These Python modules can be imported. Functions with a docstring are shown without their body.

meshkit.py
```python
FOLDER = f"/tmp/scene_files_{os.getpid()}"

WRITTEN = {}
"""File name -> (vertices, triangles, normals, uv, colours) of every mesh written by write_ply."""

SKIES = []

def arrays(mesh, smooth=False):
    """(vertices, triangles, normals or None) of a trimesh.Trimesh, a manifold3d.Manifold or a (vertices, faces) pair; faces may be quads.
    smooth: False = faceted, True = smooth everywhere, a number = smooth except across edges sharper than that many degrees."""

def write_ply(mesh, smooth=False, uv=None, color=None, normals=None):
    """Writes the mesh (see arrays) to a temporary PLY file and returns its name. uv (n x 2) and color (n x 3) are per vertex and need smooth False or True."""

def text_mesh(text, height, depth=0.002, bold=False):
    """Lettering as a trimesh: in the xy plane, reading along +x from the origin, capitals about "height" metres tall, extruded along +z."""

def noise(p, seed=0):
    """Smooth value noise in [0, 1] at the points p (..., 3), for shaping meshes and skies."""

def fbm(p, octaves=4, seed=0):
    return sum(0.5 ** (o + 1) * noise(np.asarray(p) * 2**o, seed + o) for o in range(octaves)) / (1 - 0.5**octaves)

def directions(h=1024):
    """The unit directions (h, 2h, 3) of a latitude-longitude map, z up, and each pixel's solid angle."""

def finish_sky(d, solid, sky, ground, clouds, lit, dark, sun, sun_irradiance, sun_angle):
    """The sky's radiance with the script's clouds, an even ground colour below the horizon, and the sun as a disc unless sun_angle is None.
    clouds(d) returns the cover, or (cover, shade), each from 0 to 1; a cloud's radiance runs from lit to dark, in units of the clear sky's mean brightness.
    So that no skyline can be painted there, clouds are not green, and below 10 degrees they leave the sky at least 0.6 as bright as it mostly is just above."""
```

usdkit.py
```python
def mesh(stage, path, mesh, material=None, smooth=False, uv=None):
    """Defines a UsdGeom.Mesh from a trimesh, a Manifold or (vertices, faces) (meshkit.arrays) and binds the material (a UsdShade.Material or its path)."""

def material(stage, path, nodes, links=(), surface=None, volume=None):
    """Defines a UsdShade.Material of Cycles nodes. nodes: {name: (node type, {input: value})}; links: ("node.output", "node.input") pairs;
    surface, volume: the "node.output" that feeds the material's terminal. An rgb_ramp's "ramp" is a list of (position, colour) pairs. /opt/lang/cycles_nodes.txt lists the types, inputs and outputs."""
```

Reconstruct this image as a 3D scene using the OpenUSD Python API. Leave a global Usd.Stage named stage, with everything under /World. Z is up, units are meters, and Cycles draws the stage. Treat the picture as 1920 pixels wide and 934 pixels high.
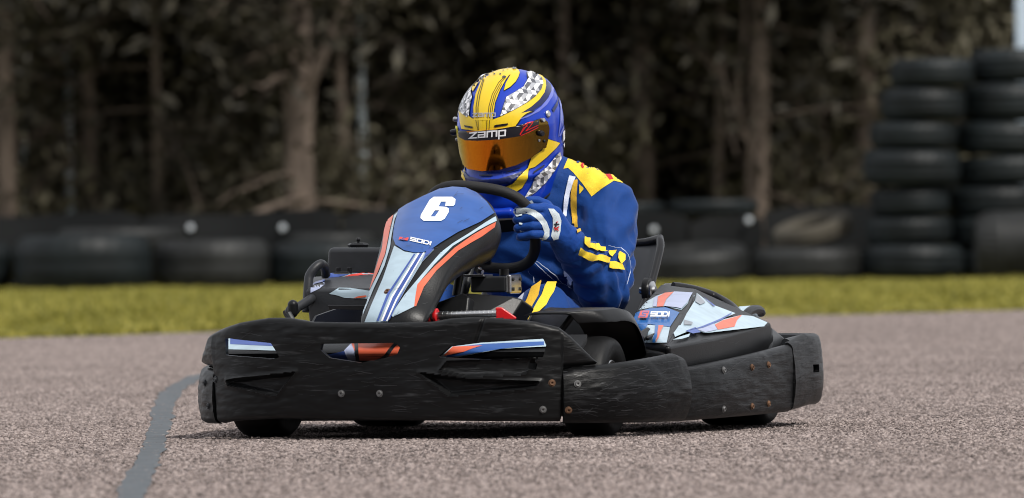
import math, random
import numpy as np, trimesh, shapely
from shapely.geometry import Polygon, LineString, box as sbox
from shapely import affinity
from manifold3d import Manifold, Mesh as MMesh
from pxr import Usd, UsdGeom, UsdLux, UsdShade, Gf, Sdf, Vt
import usdkit, meshkit

random.seed(7); rng = np.random.default_rng(7)
stage = Usd.Stage.CreateInMemory()
UsdGeom.SetStageUpAxis(stage, 'Z'); UsdGeom.SetStageMetersPerUnit(stage, 1.0)
UsdGeom.Xform.Define(stage, '/World'); UsdGeom.Scope.Define(stage, '/World/Looks')

# ------------------------------------------------------------------ camera, sky, sun, exposure
CAM = np.array([0, -22.0, 0.56]); FOCAL = 300.0; FPX = 15840.0; WPX, HPX = 1920.0, 934.0
PITCH = math.atan((467 - 415) / FPX); ROLL = math.radians(0.7)
EXPOSURE = 0.64
SUN_DIR = np.array([0.48, -0.62, 0.88]); SUN_DIR /= np.linalg.norm(SUN_DIR)
F_ = np.array([0, math.cos(PITCH), -math.sin(PITCH)])
X_ = np.array([1.0, 0, 0]); U0 = np.cross(X_, F_)
R_ = math.cos(ROLL) * X_ - math.sin(ROLL) * U0
U_ = math.sin(ROLL) * X_ + math.cos(ROLL) * U0
cam = UsdGeom.Camera.Define(stage, '/World/camera')
cam.CreateFocalLengthAttr(FOCAL); cam.CreateHorizontalApertureAttr(FOCAL * WPX / FPX)
cam.CreateFStopAttr(7.0); cam.CreateFocusDistanceAttr(22.25); cam.CreateExposureAttr(EXPOSURE)
cam.CreateClippingRangeAttr(Gf.Vec2f(0.5, 5000))
M = np.eye(4); M[0, :3], M[1, :3], M[2, :3], M[3, :3] = R_, U_, -F_, CAM
cam.AddTransformOp().Set(Gf.Matrix4d(*M.ravel().tolist()))

elev = math.asin(SUN_DIR[2]); rot = math.atan2(SUN_DIR[0], SUN_DIR[1])
usdkit.material(stage, '/World/Looks/sky_look', {
    'sky': ('sky_texture', {'sky_type': 'single_scattering', 'sun_disc': False, 'sun_elevation': elev, 'sun_rotation': rot, 'air_density': 1.0, 'aerosol_density': 3.0}),
    'tc': ('texture_coordinate', {}),
    'mp': ('mapping', {'scale': (2.2, 2.2, 5.0)}),
    'cl': ('noise_texture', {'scale': 1.6, 'detail': 5.0, 'roughness': 0.55}),
    'rp': ('rgb_ramp', {'ramp': [(0.30, (0.55, 0.55, 0.55)), (0.55, (1, 1, 1))]}),
    'mx': ('mix', {'color2': (9.5, 9.7, 10.2)}),
    'bg': ('background_shader', {'strength': 0.066})},
    [('tc.generated', 'mp.vector'), ('mp.vector', 'cl.vector'), ('cl.fac', 'rp.fac'), ('rp.color', 'mx.fac'), ('sky.color', 'mx.color1'), ('mx.color', 'bg.color')], surface='bg.background')
dome = UsdLux.DomeLight.Define(stage, '/World/sky')
UsdShade.MaterialBindingAPI.Apply(dome.GetPrim()).Bind(UsdShade.Material.Get(stage, '/World/Looks/sky_look'))
sun = UsdLux.DistantLight.Define(stage, '/World/sun')
sun.CreateIntensityAttr(0.62); sun.CreateAngleAttr(10.0); sun.CreateNormalizeAttr(True) if hasattr(sun, 'CreateNormalizeAttr') else None
sun.CreateColorAttr(Gf.Vec3f(1.0, 0.96, 0.90))
zax = SUN_DIR; xax = np.cross([0, 1.0, 0], zax); xax /= np.linalg.norm(xax); yax = np.cross(zax, xax)
S = np.eye(4); S[0, :3], S[1, :3], S[2, :3] = xax, yax, zax
sun.AddTransformOp().Set(Gf.Matrix4d(*S.ravel().tolist()))

# ------------------------------------------------------------------ measuring helpers
def project(p):
    q = np.asarray(p, float) - CAM; d = q @ F_
    return np.stack([960 + FPX * (q @ R_) / d, 467 - FPX * (q @ U_) / d, d], -1)
def ray(px, py): return F_ * FPX + R_ * (px - 960) + U_ * (467 - py)
def at(px, py, y):                                   # the point seen at (px, py) in the plane y metres beyond the kart
    r = ray(px, py); return CAM + r * ((y - CAM[1]) / r[1])
def ground(px, py, z=0.0):
    r = ray(px, py); return CAM + r * ((z - CAM[2]) / r[2])

YAW = math.radians(20.0); KO = np.array([-0.2195, 0.0, 0.0])
KA = np.array([math.cos(YAW), -math.sin(YAW), 0]); KB = np.array([math.sin(YAW), math.cos(YAW), 0]); KZ = np.array([0, 0, 1.0])
def k2w(p): p = np.asarray(p, float); return KO + p[..., 0:1] * KA + p[..., 1:2] * KB + p[..., 2:3] * KZ
def w2k(p): q = np.asarray(p, float) - KO; return np.stack([q @ KA, q @ KB, q @ KZ], -1)
def kb(px, py, b):                                   # kart coordinates (left, back, up) of a point in the plane back = b
    r = ray(px, py); t = (b - (CAM - KO) @ KB) / (r @ KB); return w2k(CAM + r * t)
def ka(px, py, a):
    r = ray(px, py); t = (a - (CAM - KO) @ KA) / (r @ KA); return w2k(CAM + r * t)

# ------------------------------------------------------------------ scene helpers
used = {}
def numbered(parent, name):
    k = (parent, name); n = used.get(k, 0); used[k] = n + 1
    return name if n == 0 else f'{name}_{n:03d}'
def tag(p, label=None, cat=None, group=None, kind=None):
    p = p.GetPrim() if hasattr(p, 'GetPrim') else p
    for k, v in (('label', label), ('category', cat), ('group', group), ('kind', kind)):
        if v: p.SetCustomDataByKey(k, v)
    return p
def thing(name, label, cat, loc=(0, 0, 0), rotz=0.0, group=None, scale=None, tilt=None):
    x = UsdGeom.Xform.Define(stage, '/World/' + numbered('/World', name))
    x.AddTranslateOp().Set(Gf.Vec3d(*map(float, loc)))
    if tilt is not None:
        x.AddRotateXYZOp().Set(Gf.Vec3f(float(tilt[0]), float(tilt[1]), math.degrees(rotz)))
    else:
        x.AddRotateZOp().Set(math.degrees(rotz))
    if scale is not None: x.AddScaleOp().Set(Gf.Vec3f(*map(float, scale)))
    tag(x, label, cat, group); return x.GetPrim()
def mat(m): return UsdShade.Material.Get(stage, '/World/Looks/' + m)
def obj(name, mesh, m, parent=None, smooth=30):
    pp = str(parent.GetPath()) if parent is not None else '/World'
    if isinstance(parent, UsdGeom.Mesh): pp = str(parent.GetPath())
    return usdkit.mesh(stage, pp + '/' + numbered(pp, name), mesh, mat(m), smooth).GetPrim()
def dup(root, label, loc, rotz=0.0, group=None, scale=None, tilt=None):
    was = root.GetCustomData(); base = root.GetName()
    r = thing(base, label, was['category'], loc, rotz, group or was.get('group'), scale, tilt)
    r.GetReferences().AddInternalReference(root.GetPath()); r.SetInstanceable(True); return r
cat_ = trimesh.util.concatenate
def TM(v, f):
    f = np.asarray(f)
    if f.shape[1] == 4: f = np.vstack([f[:, [0, 1, 2]], f[:, [0, 2, 3]]])
    return trimesh.Trimesh(np.asarray(v, float), f, process=False)
def toM(t):
    t = t.copy(); t.merge_vertices()
    if t.volume < 0: t.invert()
    return Manifold(MMesh(np.asarray(t.vertices, np.float32), np.asarray(t.faces, np.uint32)))
def fromM(m):
    mm = m.to_mesh(); return trimesh.Trimesh(np.asarray(mm.vert_properties[:, :3], float), np.asarray(mm.tri_verts), process=False)
def hullballs(pts, r, seg=20):
    r = np.broadcast_to(r, len(pts)); s = trimesh.creation.icosphere(2 if seg > 12 else 1)
    return Manifold.hull_points(np.vstack([s.vertices * ri + np.asarray(p) for p, ri in zip(pts, r)]).astype(np.float64))
def hb(pts, r, seg=20): return fromM(hullballs(pts, r, seg))
def rbox(c, s, r=0.006, R=None):
    s = np.asarray(s) / 2 - r; P = np.array([[x, y, z] for x in (-1, 1) for y in (-1, 1) for z in (-1, 1)]) * s
    if R is not None: P = P @ np.asarray(R).T
    return hb(P + np.asarray(c), r, 10)
def spline(P, n):
    P = np.asarray(P, float); d = np.r_[0, np.cumsum(np.linalg.norm(np.diff(P[:, :3], axis=0), axis=1))]
    from scipy.interpolate import PchipInterpolator
    t = np.linspace(0, d[-1], n); return np.stack([PchipInterpolator(d, P[:, k])(t) for k in range(P.shape[1])], 1)
def tube(P, r, sides=14, closed=False):
    P = np.asarray(P, float); n = len(P); r = np.broadcast_to(r, n)
    T = np.gradient(P, axis=0) if not closed else np.roll(P, -1, 0) - np.roll(P, 1, 0)
    T /= np.linalg.norm(T, axis=1, keepdims=True)
    up = np.array([0, 0, 1.0]) if abs(T[0][2]) < 0.9 else np.array([0, 1.0, 0])
    N = np.cross(T[0], up); N /= np.linalg.norm(N); V = []
    for i in range(n):
        N = N - T[i] * (N @ T[i]); N /= np.linalg.norm(N); B = np.cross(T[i], N)
        a = np.arange(sides) / sides * 2 * np.pi
        V.append(P[i] + r[i] * (np.cos(a)[:, None] * N + np.sin(a)[:, None] * B))
    V = np.vstack(V); F = []
    for i in range(n if closed else n - 1):
        j = (i + 1) % n
        for k in range(sides):
            l = (k + 1) % sides; F.append([i * sides + k, i * sides + l, j * sides + l, j * sides + k])
    F = np.array(F); F = np.vstack([F[:, [0, 1, 2]], F[:, [0, 2, 3]]])
    if not closed:
        V = np.vstack([V, P[0], P[-1]]); a, b = len(V) - 2, len(V) - 1
        F = np.vstack([F, [[a, (k + 1) % sides, k] for k in range(sides)], [[b, (n - 1) * sides + k, (n - 1) * sides + (k + 1) % sides] for k in range(sides)]])
    t = trimesh.Trimesh(V, F, process=False)
    if t.volume < 0: t.invert()
    return t
def cyl(p, q, r, sides=20): return tube([p, (np.asarray(p) + np.asarray(q)) / 2, q], r, sides)
def lathe(prof, sides=48, axis='z'):
    prof = np.asarray(prof, float); a = np.arange(sides) / sides * 2 * np.pi; n = len(prof)
    V = np.stack([np.outer(np.cos(a), prof[:, 0]), np.outer(np.sin(a), prof[:, 0]), np.broadcast_to(prof[:, 1], (sides, n))], -1).reshape(-1, 3)
    F = [[i * n + k, ((i + 1) % sides) * n + k, ((i + 1) % sides) * n + k + 1, i * n + k + 1] for i in range(sides) for k in range(n - 1)]
    t = TM(V, F)
    if axis == 'x': t.vertices = t.vertices[:, [2, 0, 1]]
    return t
def surf(grid):                                     # (n, m, 3) grid to a sheet
    n, m, _ = grid.shape; i, j = np.meshgrid(np.arange(n - 1), np.arange(m - 1), indexing='ij'); a = (i * m + j).ravel()
    return TM(grid.reshape(-1, 3), np.stack([a, a + 1, a + m + 1, a + m], 1))
def solid(top, bot):                                # two (n, m, 3) grids to a closed solid
    n, m, _ = top.shape; A = surf(top); B = surf(bot); B.faces = B.faces[:, ::-1]; o = n * m; F = [A.faces, B.faces + o]
    e = [i * m for i in range(n)] + [(n - 1) * m + j for j in range(1, m)] + [i * m + m - 1 for i in range(n - 2, -1, -1)] + [j for j in range(m - 2, 0, -1)]
    for x, y in zip(e, e[1:] + e[:1]): F.append(np.array([[x, y, y + o], [x, y + o, x + o]]))
    t = trimesh.Trimesh(np.vstack([A.vertices, B.vertices]), np.vstack(F), process=False)
    if t.volume < 0: t.invert()
    return t
def vnormals(t):
    n = np.zeros_like(t.vertices); c = np.cross(t.vertices[t.faces[:, 1]] - t.vertices[t.faces[:, 0]], t.vertices[t.faces[:, 2]] - t.vertices[t.faces[:, 0]])
    for k in range(3): np.add.at(n, t.faces[:, k], c)
    return n / np.maximum(np.linalg.norm(n, axis=1, keepdims=True), 1e-12)

class Target:                                       # a kart-frame mesh that stickers are laid onto
    def __init__(s, t):
        t = t.copy(); t.merge_vertices(); s.v = np.asarray(t.vertices); s.f = np.asarray(t.faces); s.n = vnormals(t)
        s.p = project(k2w(s.v)); T = s.p[s.f]
        a, b, c = T[:, 0, :2], T[:, 1, :2], T[:, 2, :2]
        s.det = (b[:, 0] - a[:, 0]) * (c[:, 1] - a[:, 1]) - (b[:, 1] - a[:, 1]) * (c[:, 0] - a[:, 0])
        keep = s.det < -1e-9; s.f = s.f[keep]; s.det = s.det[keep]; s.T = T[keep]
    def hit(s, Q):                                  # Q (n, 2): points, normals, found
        Q = np.asarray(Q, float); lo, hi = s.T[:, :, :2].min(1), s.T[:, :, :2].max(1)
        sel = np.nonzero(((hi >= Q.min(0)) & (lo <= Q.max(0))).all(1))[0]; T = s.T[sel]; det = s.det[sel]; F = s.f[sel]
        P = np.zeros((len(Q), 3)); N = np.zeros((len(Q), 3)); ok = np.zeros(len(Q), bool)
        if not len(sel): return P, N, ok
        for c0 in range(0, len(Q), 400):
            q = Q[c0:c0 + 400, None]; a, b, c = T[None, :, 0], T[None, :, 1], T[None, :, 2]
            w1 = ((q[..., 0] - a[..., 0]) * (c[..., 1] - a[..., 1]) - (q[..., 1] - a[..., 1]) * (c[..., 0] - a[..., 0])) / det
            w2 = ((b[..., 0] - a[..., 0]) * (q[..., 1] - a[..., 1]) - (b[..., 1] - a[..., 1]) * (q[..., 0] - a[..., 0])) / det
            w0 = 1 - w1 - w2; ins = (w0 > -1e-4) & (w1 > -1e-4) & (w2 > -1e-4)
            d = np.where(ins, w0 * a[..., 2] + w1 * b[..., 2] + w2 * c[..., 2], 1e9); k = d.argmin(1); r = np.arange(len(k))
            ok[c0:c0 + 400] = d[r, k] < 1e8; W = np.stack([w0[r, k], w1[r, k], w2[r, k]], 1); ff = F[k]
            P[c0:c0 + 400] = (s.v[ff] * W[..., None]).sum(1); N[c0:c0 + 400] = (s.n[ff] * W[..., None]).sum(1)
        return P, N / np.maximum(np.linalg.norm(N, axis=1, keepdims=True), 1e-9), ok
def flat_tris(poly, cell):
    V, Fc, n = [], [], 0
    for g in getattr(poly, 'geoms', [poly]):
        if g.is_empty or g.geom_type != 'Polygon': continue
        x0, y0, x1, y1 = g.bounds
        for x in np.arange(math.floor(x0 / cell) * cell, x1, cell):
            for y in np.arange(math.floor(y0 / cell) * cell, y1, cell):
                c = g.intersection(sbox(x, y, x + cell, y + cell))
                for h in getattr(c, 'geoms', [c]):
                    if h.geom_type != 'Polygon' or h.area < 1e-3: continue
                    h = h.simplify(0.01)
                    if not h.interiors and abs(h.area - h.convex_hull.area) < 1e-6 * max(h.area, 1):
                        v = np.array(h.exterior.coords)[:-1]; f = np.array([[0, i, i + 1] for i in range(1, len(v) - 1)])
                    else:
                        v, f = trimesh.creation.triangulate_polygon(h, engine='earcut')
                    if len(f): V.append(v); Fc.append(np.asarray(f) + n); n += len(v)
    if not V: return np.zeros((0, 2)), np.zeros((0, 3), int)
    return np.vstack(V), np.vstack(Fc)
def decal(target, polys, off=0.0010, cell=5.0, grow=0.0):
    if hasattr(polys, 'geom_type') or np.ndim(polys[0]) == 1 and not hasattr(polys[0], 'geom_type') and np.isscalar(polys[0][0]): polys = [polys]
    P = shapely.union_all([(p if hasattr(p, 'geom_type') else Polygon(p)).buffer(0) for p in polys])
    if grow: P = P.buffer(grow)
    v, f = flat_tris(P, cell); P3, N, ok = target.hit(v)
    part = f[(ok[f].sum(1) > 0) & ~ok[f].all(1)]; f = f[ok[f].all(1)]
    if len(part):                                    # triangles half over the outline: pull their outer corners back onto the surface
        okp = ok[part]; inner = (v[part] * okp[..., None]).sum(1) / okp.sum(1)[:, None]; q = np.repeat(inner[:, None], 3, 1); a_, b_ = inner[:, None].repeat(3, 1), v[part].copy()
        for _ in range(6):
            m_ = (a_ + b_) / 2; h_ = target.hit(m_.reshape(-1, 2))[2].reshape(-1, 3); a_ = np.where(h_[..., None], m_, a_); b_ = np.where(h_[..., None], b_, m_)
        q = np.where(okp[..., None], v[part], a_).reshape(-1, 2); p2, n2, o2 = target.hit(q); k_ = len(P3); g_ = np.arange(len(q)).reshape(-1, 3) + k_; g_ = g_[o2.reshape(-1, 3).all(1)]
        P3 = np.vstack([P3, p2]); N = np.vstack([N, n2]); f = np.vstack([f, g_])
    V = P3 + N * off
    t = trimesh.Trimesh(V, f, process=False)
    L = np.linalg.norm(V[f[:, 0]] - V[f[:, 1]], axis=1) if len(f) else np.zeros(0)
    L = np.maximum(L, np.linalg.norm(V[f[:, 1]] - V[f[:, 2]], axis=1)) if len(f) else L
    t.update_faces(L < 0.05); fn = np.cross(t.vertices[t.faces[:, 1]] - t.vertices[t.faces[:, 0]], t.vertices[t.faces[:, 2]] - t.vertices[t.faces[:, 0]])
    flip = (fn * N[t.faces[:, 0]]).sum(1) < 0; F = t.faces.copy(); F[flip] = F[flip][:, ::-1]
    t = trimesh.Trimesh(t.vertices, F, process=False); t.merge_vertices(digits_vertex=6); return t
GLYPH = {'z': [[(0, 1), (1, 1), (0, 0), (1, 0)]], 'a': [[(0, 1), (1, 1), (1, 0), (0, 0), (0, .5), (1, .5)]], 'm': [[(0, 0), (0, 1), (1.5, 1), (1.5, 0)], [(.75, 1), (.75, 0)]],
         'p': [[(0, -.55), (0, 1), (1, 1), (1, 0), (0, 0)]], 'S': [[(1.05, 1), (0, 1), (0, .5), (1.05, .5), (1.05, 0), (0, 0)]], 'O': [[(0, 0), (1.05, 0), (1.05, 1), (0, 1), (0, 0), (1.05, 0)]],
         'D': [[(0, 0), (.8, 0), (1.05, .3), (1.05, .7), (.8, 1), (0, 1), (0, 0), (.8, 0)]], 'I': [[(0, 0), (0, 1)]], '6': [[(.95, .75), (.95, 1), (0, 1), (0, 0), (1, 0), (1, .55), (0, .55)]],
         'T': [[(0, 1), (1, 1)], [(.5, 1), (.5, 0)]], 'K': [[(0, 0), (0, 1)], [(1, 1), (0, .45), (1, 0)]]}
def word(txt, o, right, up, th=0.24, gap=0.5):      # stroked lettering; right, up: picture vectors of one letter height
    out, x = [], 0.0
    for ch in txt:
        L = [LineString(p) for p in GLYPH[ch]]; w = max(max(q[0] for q in p) for p in GLYPH[ch])
        out += [affinity.translate(l, x, 0).buffer(th / 2, cap_style='square', join_style='mitre') for l in L]; x += w + gap
    g = shapely.union_all(out); return affinity.affine_transform(g, [right[0], up[0], right[1], up[1], o[0], o[1]])
def Z(pts, ox, oy, s): return [(ox + x / s, oy + y / s) for x, y in pts]   # from an enlarged crop back to the photograph

# ------------------------------------------------------------------ materials
def plain(name, col, rough=0.5, metal=0.0, coat=0.0, spec=0.32, var=0.0, vscale=8.0, bump=0.0, bscale=200.0, stretch=(1, 1, 1), sheen=0.0, coatr=0.05):
    nodes = {'p': ('principled_bsdf', {'base_color': col, 'roughness': rough, 'metallic': metal, 'coat_weight': coat, 'coat_roughness': coatr, 'specular_ior_level': spec, 'sheen_weight': sheen})}
    L = []
    if var or bump:
        nodes['tc'] = ('texture_coordinate', {}); nodes['mp'] = ('mapping', {'scale': stretch}); L.append(('tc.object', 'mp.vector'))
    if var:
        nodes['n'] = ('noise_texture', {'scale': vscale, 'detail': 6.0, 'roughness': 0.6})
        c = np.array(col); nodes['r'] = ('rgb_ramp', {'ramp': [(0.3, tuple(c * (1 - var))), (0.7, tuple(np.minimum(c * (1 + var), 0.95)))]})
        L += [('mp.vector', 'n.vector'), ('n.fac', 'r.fac'), ('r.color', 'p.base_color')]
    if bump:
        nodes['bn'] = ('noise_texture', {'scale': bscale, 'detail': 4.0}); nodes['b'] = ('bump', {'strength': bump, 'distance': 0.004})
        L += [('mp.vector', 'bn.vector'), ('bn.fac', 'b.height'), ('b.normal', 'p.normal')]
    usdkit.material(stage, '/World/Looks/' + name, nodes, L, surface='p.BSDF')
def scuffed(name, col, light, rough=0.34, amount=0.60, bump=0.25, spec=0.20):
    usdkit.material(stage, '/World/Looks/' + name, {
        'tc': ('texture_coordinate', {}), 'm1': ('mapping', {'scale': (3.0, 3.0, 34.0), 'rotation': (0.10, 0.28, 0)}), 'm2': ('mapping', {'scale': (3.5, 3.5, 42.0), 'rotation': (-0.08, -0.20, 0)}),
        'n1': ('noise_texture', {'scale': 2.4, 'detail': 7.0, 'roughness': 0.7, 'distortion': 0.4}), 'n2': ('noise_texture', {'scale': 2.1, 'detail': 7.0, 'roughness': 0.7, 'distortion': 0.4}),
        'n3': ('noise_texture', {'scale': 4.0, 'detail': 5.0}), 'r1': ('rgb_ramp', {'ramp': [(amount, (0, 0, 0)), (amount + 0.10, (1, 1, 1))]}), 'r2': ('rgb_ramp', {'ramp': [(amount + .01, (0, 0, 0)), (amount + 0.11, (1, 1, 1))]}),
        'mx': ('math', {'math_type': 'maximum'}), 'r3': ('rgb_ramp', {'ramp': [(0.42, (0, 0, 0)), (0.60, (1, 1, 1))]}), 'ml': ('math', {'math_type': 'multiply'}),
        'c': ('mix', {'color1': col, 'color2': light}), 'rg': ('map_range', {'from_min': 0.3, 'from_max': 0.7, 'to_min': rough - 0.06, 'to_max': rough + 0.14}),
        'b': ('bump', {'strength': bump, 'distance': 0.004}), 'p': ('principled_bsdf', {'specular_ior_level': spec})},
        [('tc.object', 'm1.vector'), ('tc.object', 'm2.vector'), ('tc.object', 'n3.vector'), ('m1.vector', 'n1.vector'), ('m2.vector', 'n2.vector'), ('n1.fac', 'r1.fac'), ('n2.fac', 'r2.fac'), ('r1.color', 'mx.value1'), ('r2.color', 'mx.value2'), ('n3.fac', 'r3.fac'), ('mx.value', 'ml.value1'), ('r3.color', 'ml.value2'),
         ('ml.value', 'c.fac'), ('c.color', 'p.base_color'), ('n3.fac', 'rg.value'), ('rg.result', 'p.roughness'), ('n1.fac', 'b.height'), ('b.normal', 'p.normal')], surface='p.BSDF')
scuffed('bumper_black', (0.0052, 0.0054, 0.0058), (0.035, 0.036, 0.038), amount=0.58, bump=0.12)
scuffed('bumper_worn', (0.0036, 0.0037, 0.0040), (0.024, 0.024, 0.026), amount=0.56, bump=0.45, spec=0.15)
plain('black_plastic', (0.0060, 0.0063, 0.0070), 0.36, spec=0.25, var=0.3, vscale=14, bump=0.12, bscale=260)
plain('black_gloss', (0.010, 0.010, 0.011), 0.25, var=0.2)
plain('grey_plastic', (0.020, 0.0215, 0.0245), 0.45, var=0.25, bump=0.1)
plain('seat_black', (0.026, 0.028, 0.031), 0.36, spec=0.5, var=0.3, vscale=5)
plain('kart_rubber', (0.0055, 0.0055, 0.0058), 0.55, spec=0.25, var=0.35, vscale=20, bump=0.2, bscale=120)
plain('grip_black', (0.012, 0.012, 0.013), 0.62, bump=0.3, bscale=500)
plain('steel', (0.5, 0.5, 0.5), 0.3, metal=1.0, var=0.2)
plain('rusty_bolt', (0.13, 0.07, 0.04), 0.7, metal=0.3, var=0.5, vscale=90)
plain('grey_bolt', (0.16, 0.16, 0.16), 0.5, metal=0.7, var=0.3, vscale=90)
plain('chassis_paint', (0.02, 0.022, 0.025), 0.45)
plain('red_paint', (0.55, 0.012, 0.015), 0.35, coat=0.3)
plain('shoe_grey', (0.055, 0.053, 0.05), 0.8, var=0.4, vscale=30)
def sticker(n, c, rough=0.32, var=0.12): plain(n, c, rough, var=var, vscale=9, coat=0.12, stretch=(1, 3, 3))
sticker('sticker_blue', (0.026, 0.085, 0.29)); sticker('sticker_pale', (0.36, 0.46, 0.53)); sticker('sticker_orange', (0.62, 0.115, 0.055))
sticker('sticker_white', (0.80, 0.80, 0.80)); sticker('sticker_black', (0.014, 0.015, 0.018)); sticker('sticker_deep', (0.045, 0.085, 0.30)); sticker('sticker_red', (0.62, 0.05, 0.035))
sticker('sticker_lilac', (0.33, 0.37, 0.52)); sticker('sticker_grey', (0.22, 0.24, 0.27)); sticker('sticker_cobalt', (0.012, 0.10, 0.32))
def paint(n, c, **k): plain(n, c, k.pop('rough', 0.40), coat=0.4, coatr=0.05, spec=0.2, **k)
paint('helmet_blue', (0.003, 0.034, 0.38)); paint('helmet_yellow', (0.72, 0.50, 0.020)); paint('helmet_black', (0.008, 0.008, 0.012)); paint('helmet_silver', (0.36, 0.37, 0.40)); paint('helmet_grey', (0.09, 0.095, 0.11)); paint('helmet_dark', (0.035, 0.036, 0.045))
paint('helmet_navy', (0.008, 0.014, 0.07)); paint('helmet_lilac', (0.12, 0.15, 0.50)); paint('helmet_white', (0.78, 0.78, 0.8)); paint('helmet_red', (0.60, 0.01, 0.01))
usdkit.material(stage, '/World/Looks/visor_mirror', {
    'tc': ('texture_coordinate', {}), 'mp': ('mapping', {'scale': (1, 1, 1)}), 'sx': ('separate_xyz', {}),
    'mr': ('map_range', {'from_min': -0.15, 'from_max': 0.12, 'to_min': 0.0, 'to_max': 1.0}),
    'r': ('rgb_ramp', {'ramp': [(0.0, (0.50, 0.52, 0.02)), (0.24, (0.60, 0.50, 0.02)), (0.36, (0.88, 0.32, 0.02)), (0.62, (0.90, 0.23, 0.015)), (0.80, (0.52, 0.21, 0.02)), (1.0, (0.17, 0.10, 0.02))]}),
    'p': ('principled_bsdf', {'metallic': 1.0, 'roughness': 0.07})},
    [('tc.object', 'sx.vector'), ('sx.x', 'mr.value'), ('mr.result', 'r.fac'), ('r.color', 'p.base_color')], surface='p.BSDF')
def cloth(n, c, spec=0.25):
    usdkit.material(stage, '/World/Looks/' + n, {
        'tc': ('texture_coordinate', {}), 'w': ('noise_texture', {'scale': 9.0, 'detail': 3.0, 'roughness': 0.5, 'distortion': 0.8}),
        'n': ('noise_texture', {'scale': 420.0, 'detail': 2.0}), 'b': ('bump', {'strength': 0.22, 'distance': 0.02}), 'b2': ('bump', {'strength': 0.25, 'distance': 0.001}),
        'r': ('rgb_ramp', {'ramp': [(0.3, tuple(np.array(c) * 0.85)), (0.7, tuple(np.minimum(np.array(c) * 1.12, .9)))]}),
        'p': ('principled_bsdf', {'roughness': 0.72, 'specular_ior_level': spec, 'sheen_weight': 0.12, 'sheen_roughness': 0.4})},
        [('tc.object', 'w.vector'), ('tc.object', 'n.vector'), ('n.fac', 'r.fac'), ('r.color', 'p.base_color'), ('w.fac', 'b.height'), ('n.fac', 'b2.height'), ('b.normal', 'b2.normal'), ('b2.normal', 'p.normal')], surface='p.BSDF')
cloth('suit_blue', (0.002, 0.039, 0.19)); cloth('suit_yellow', (0.78, 0.55, 0.035)); cloth('suit_gold', (0.62, 0.37, 0.03)); cloth('suit_white', (0.60, 0.65, 0.78)); cloth('suit_red', (0.50, 0.02, 0.02)); cloth('glove_blue', (0.003, 0.045, 0.24)); cloth('glove_pale', (0.55, 0.62, 0.66)); cloth('suit_navy', (0.004, 0.03, 0.15)); cloth('suit_black', (0.012, 0.012, 0.016))

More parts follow.
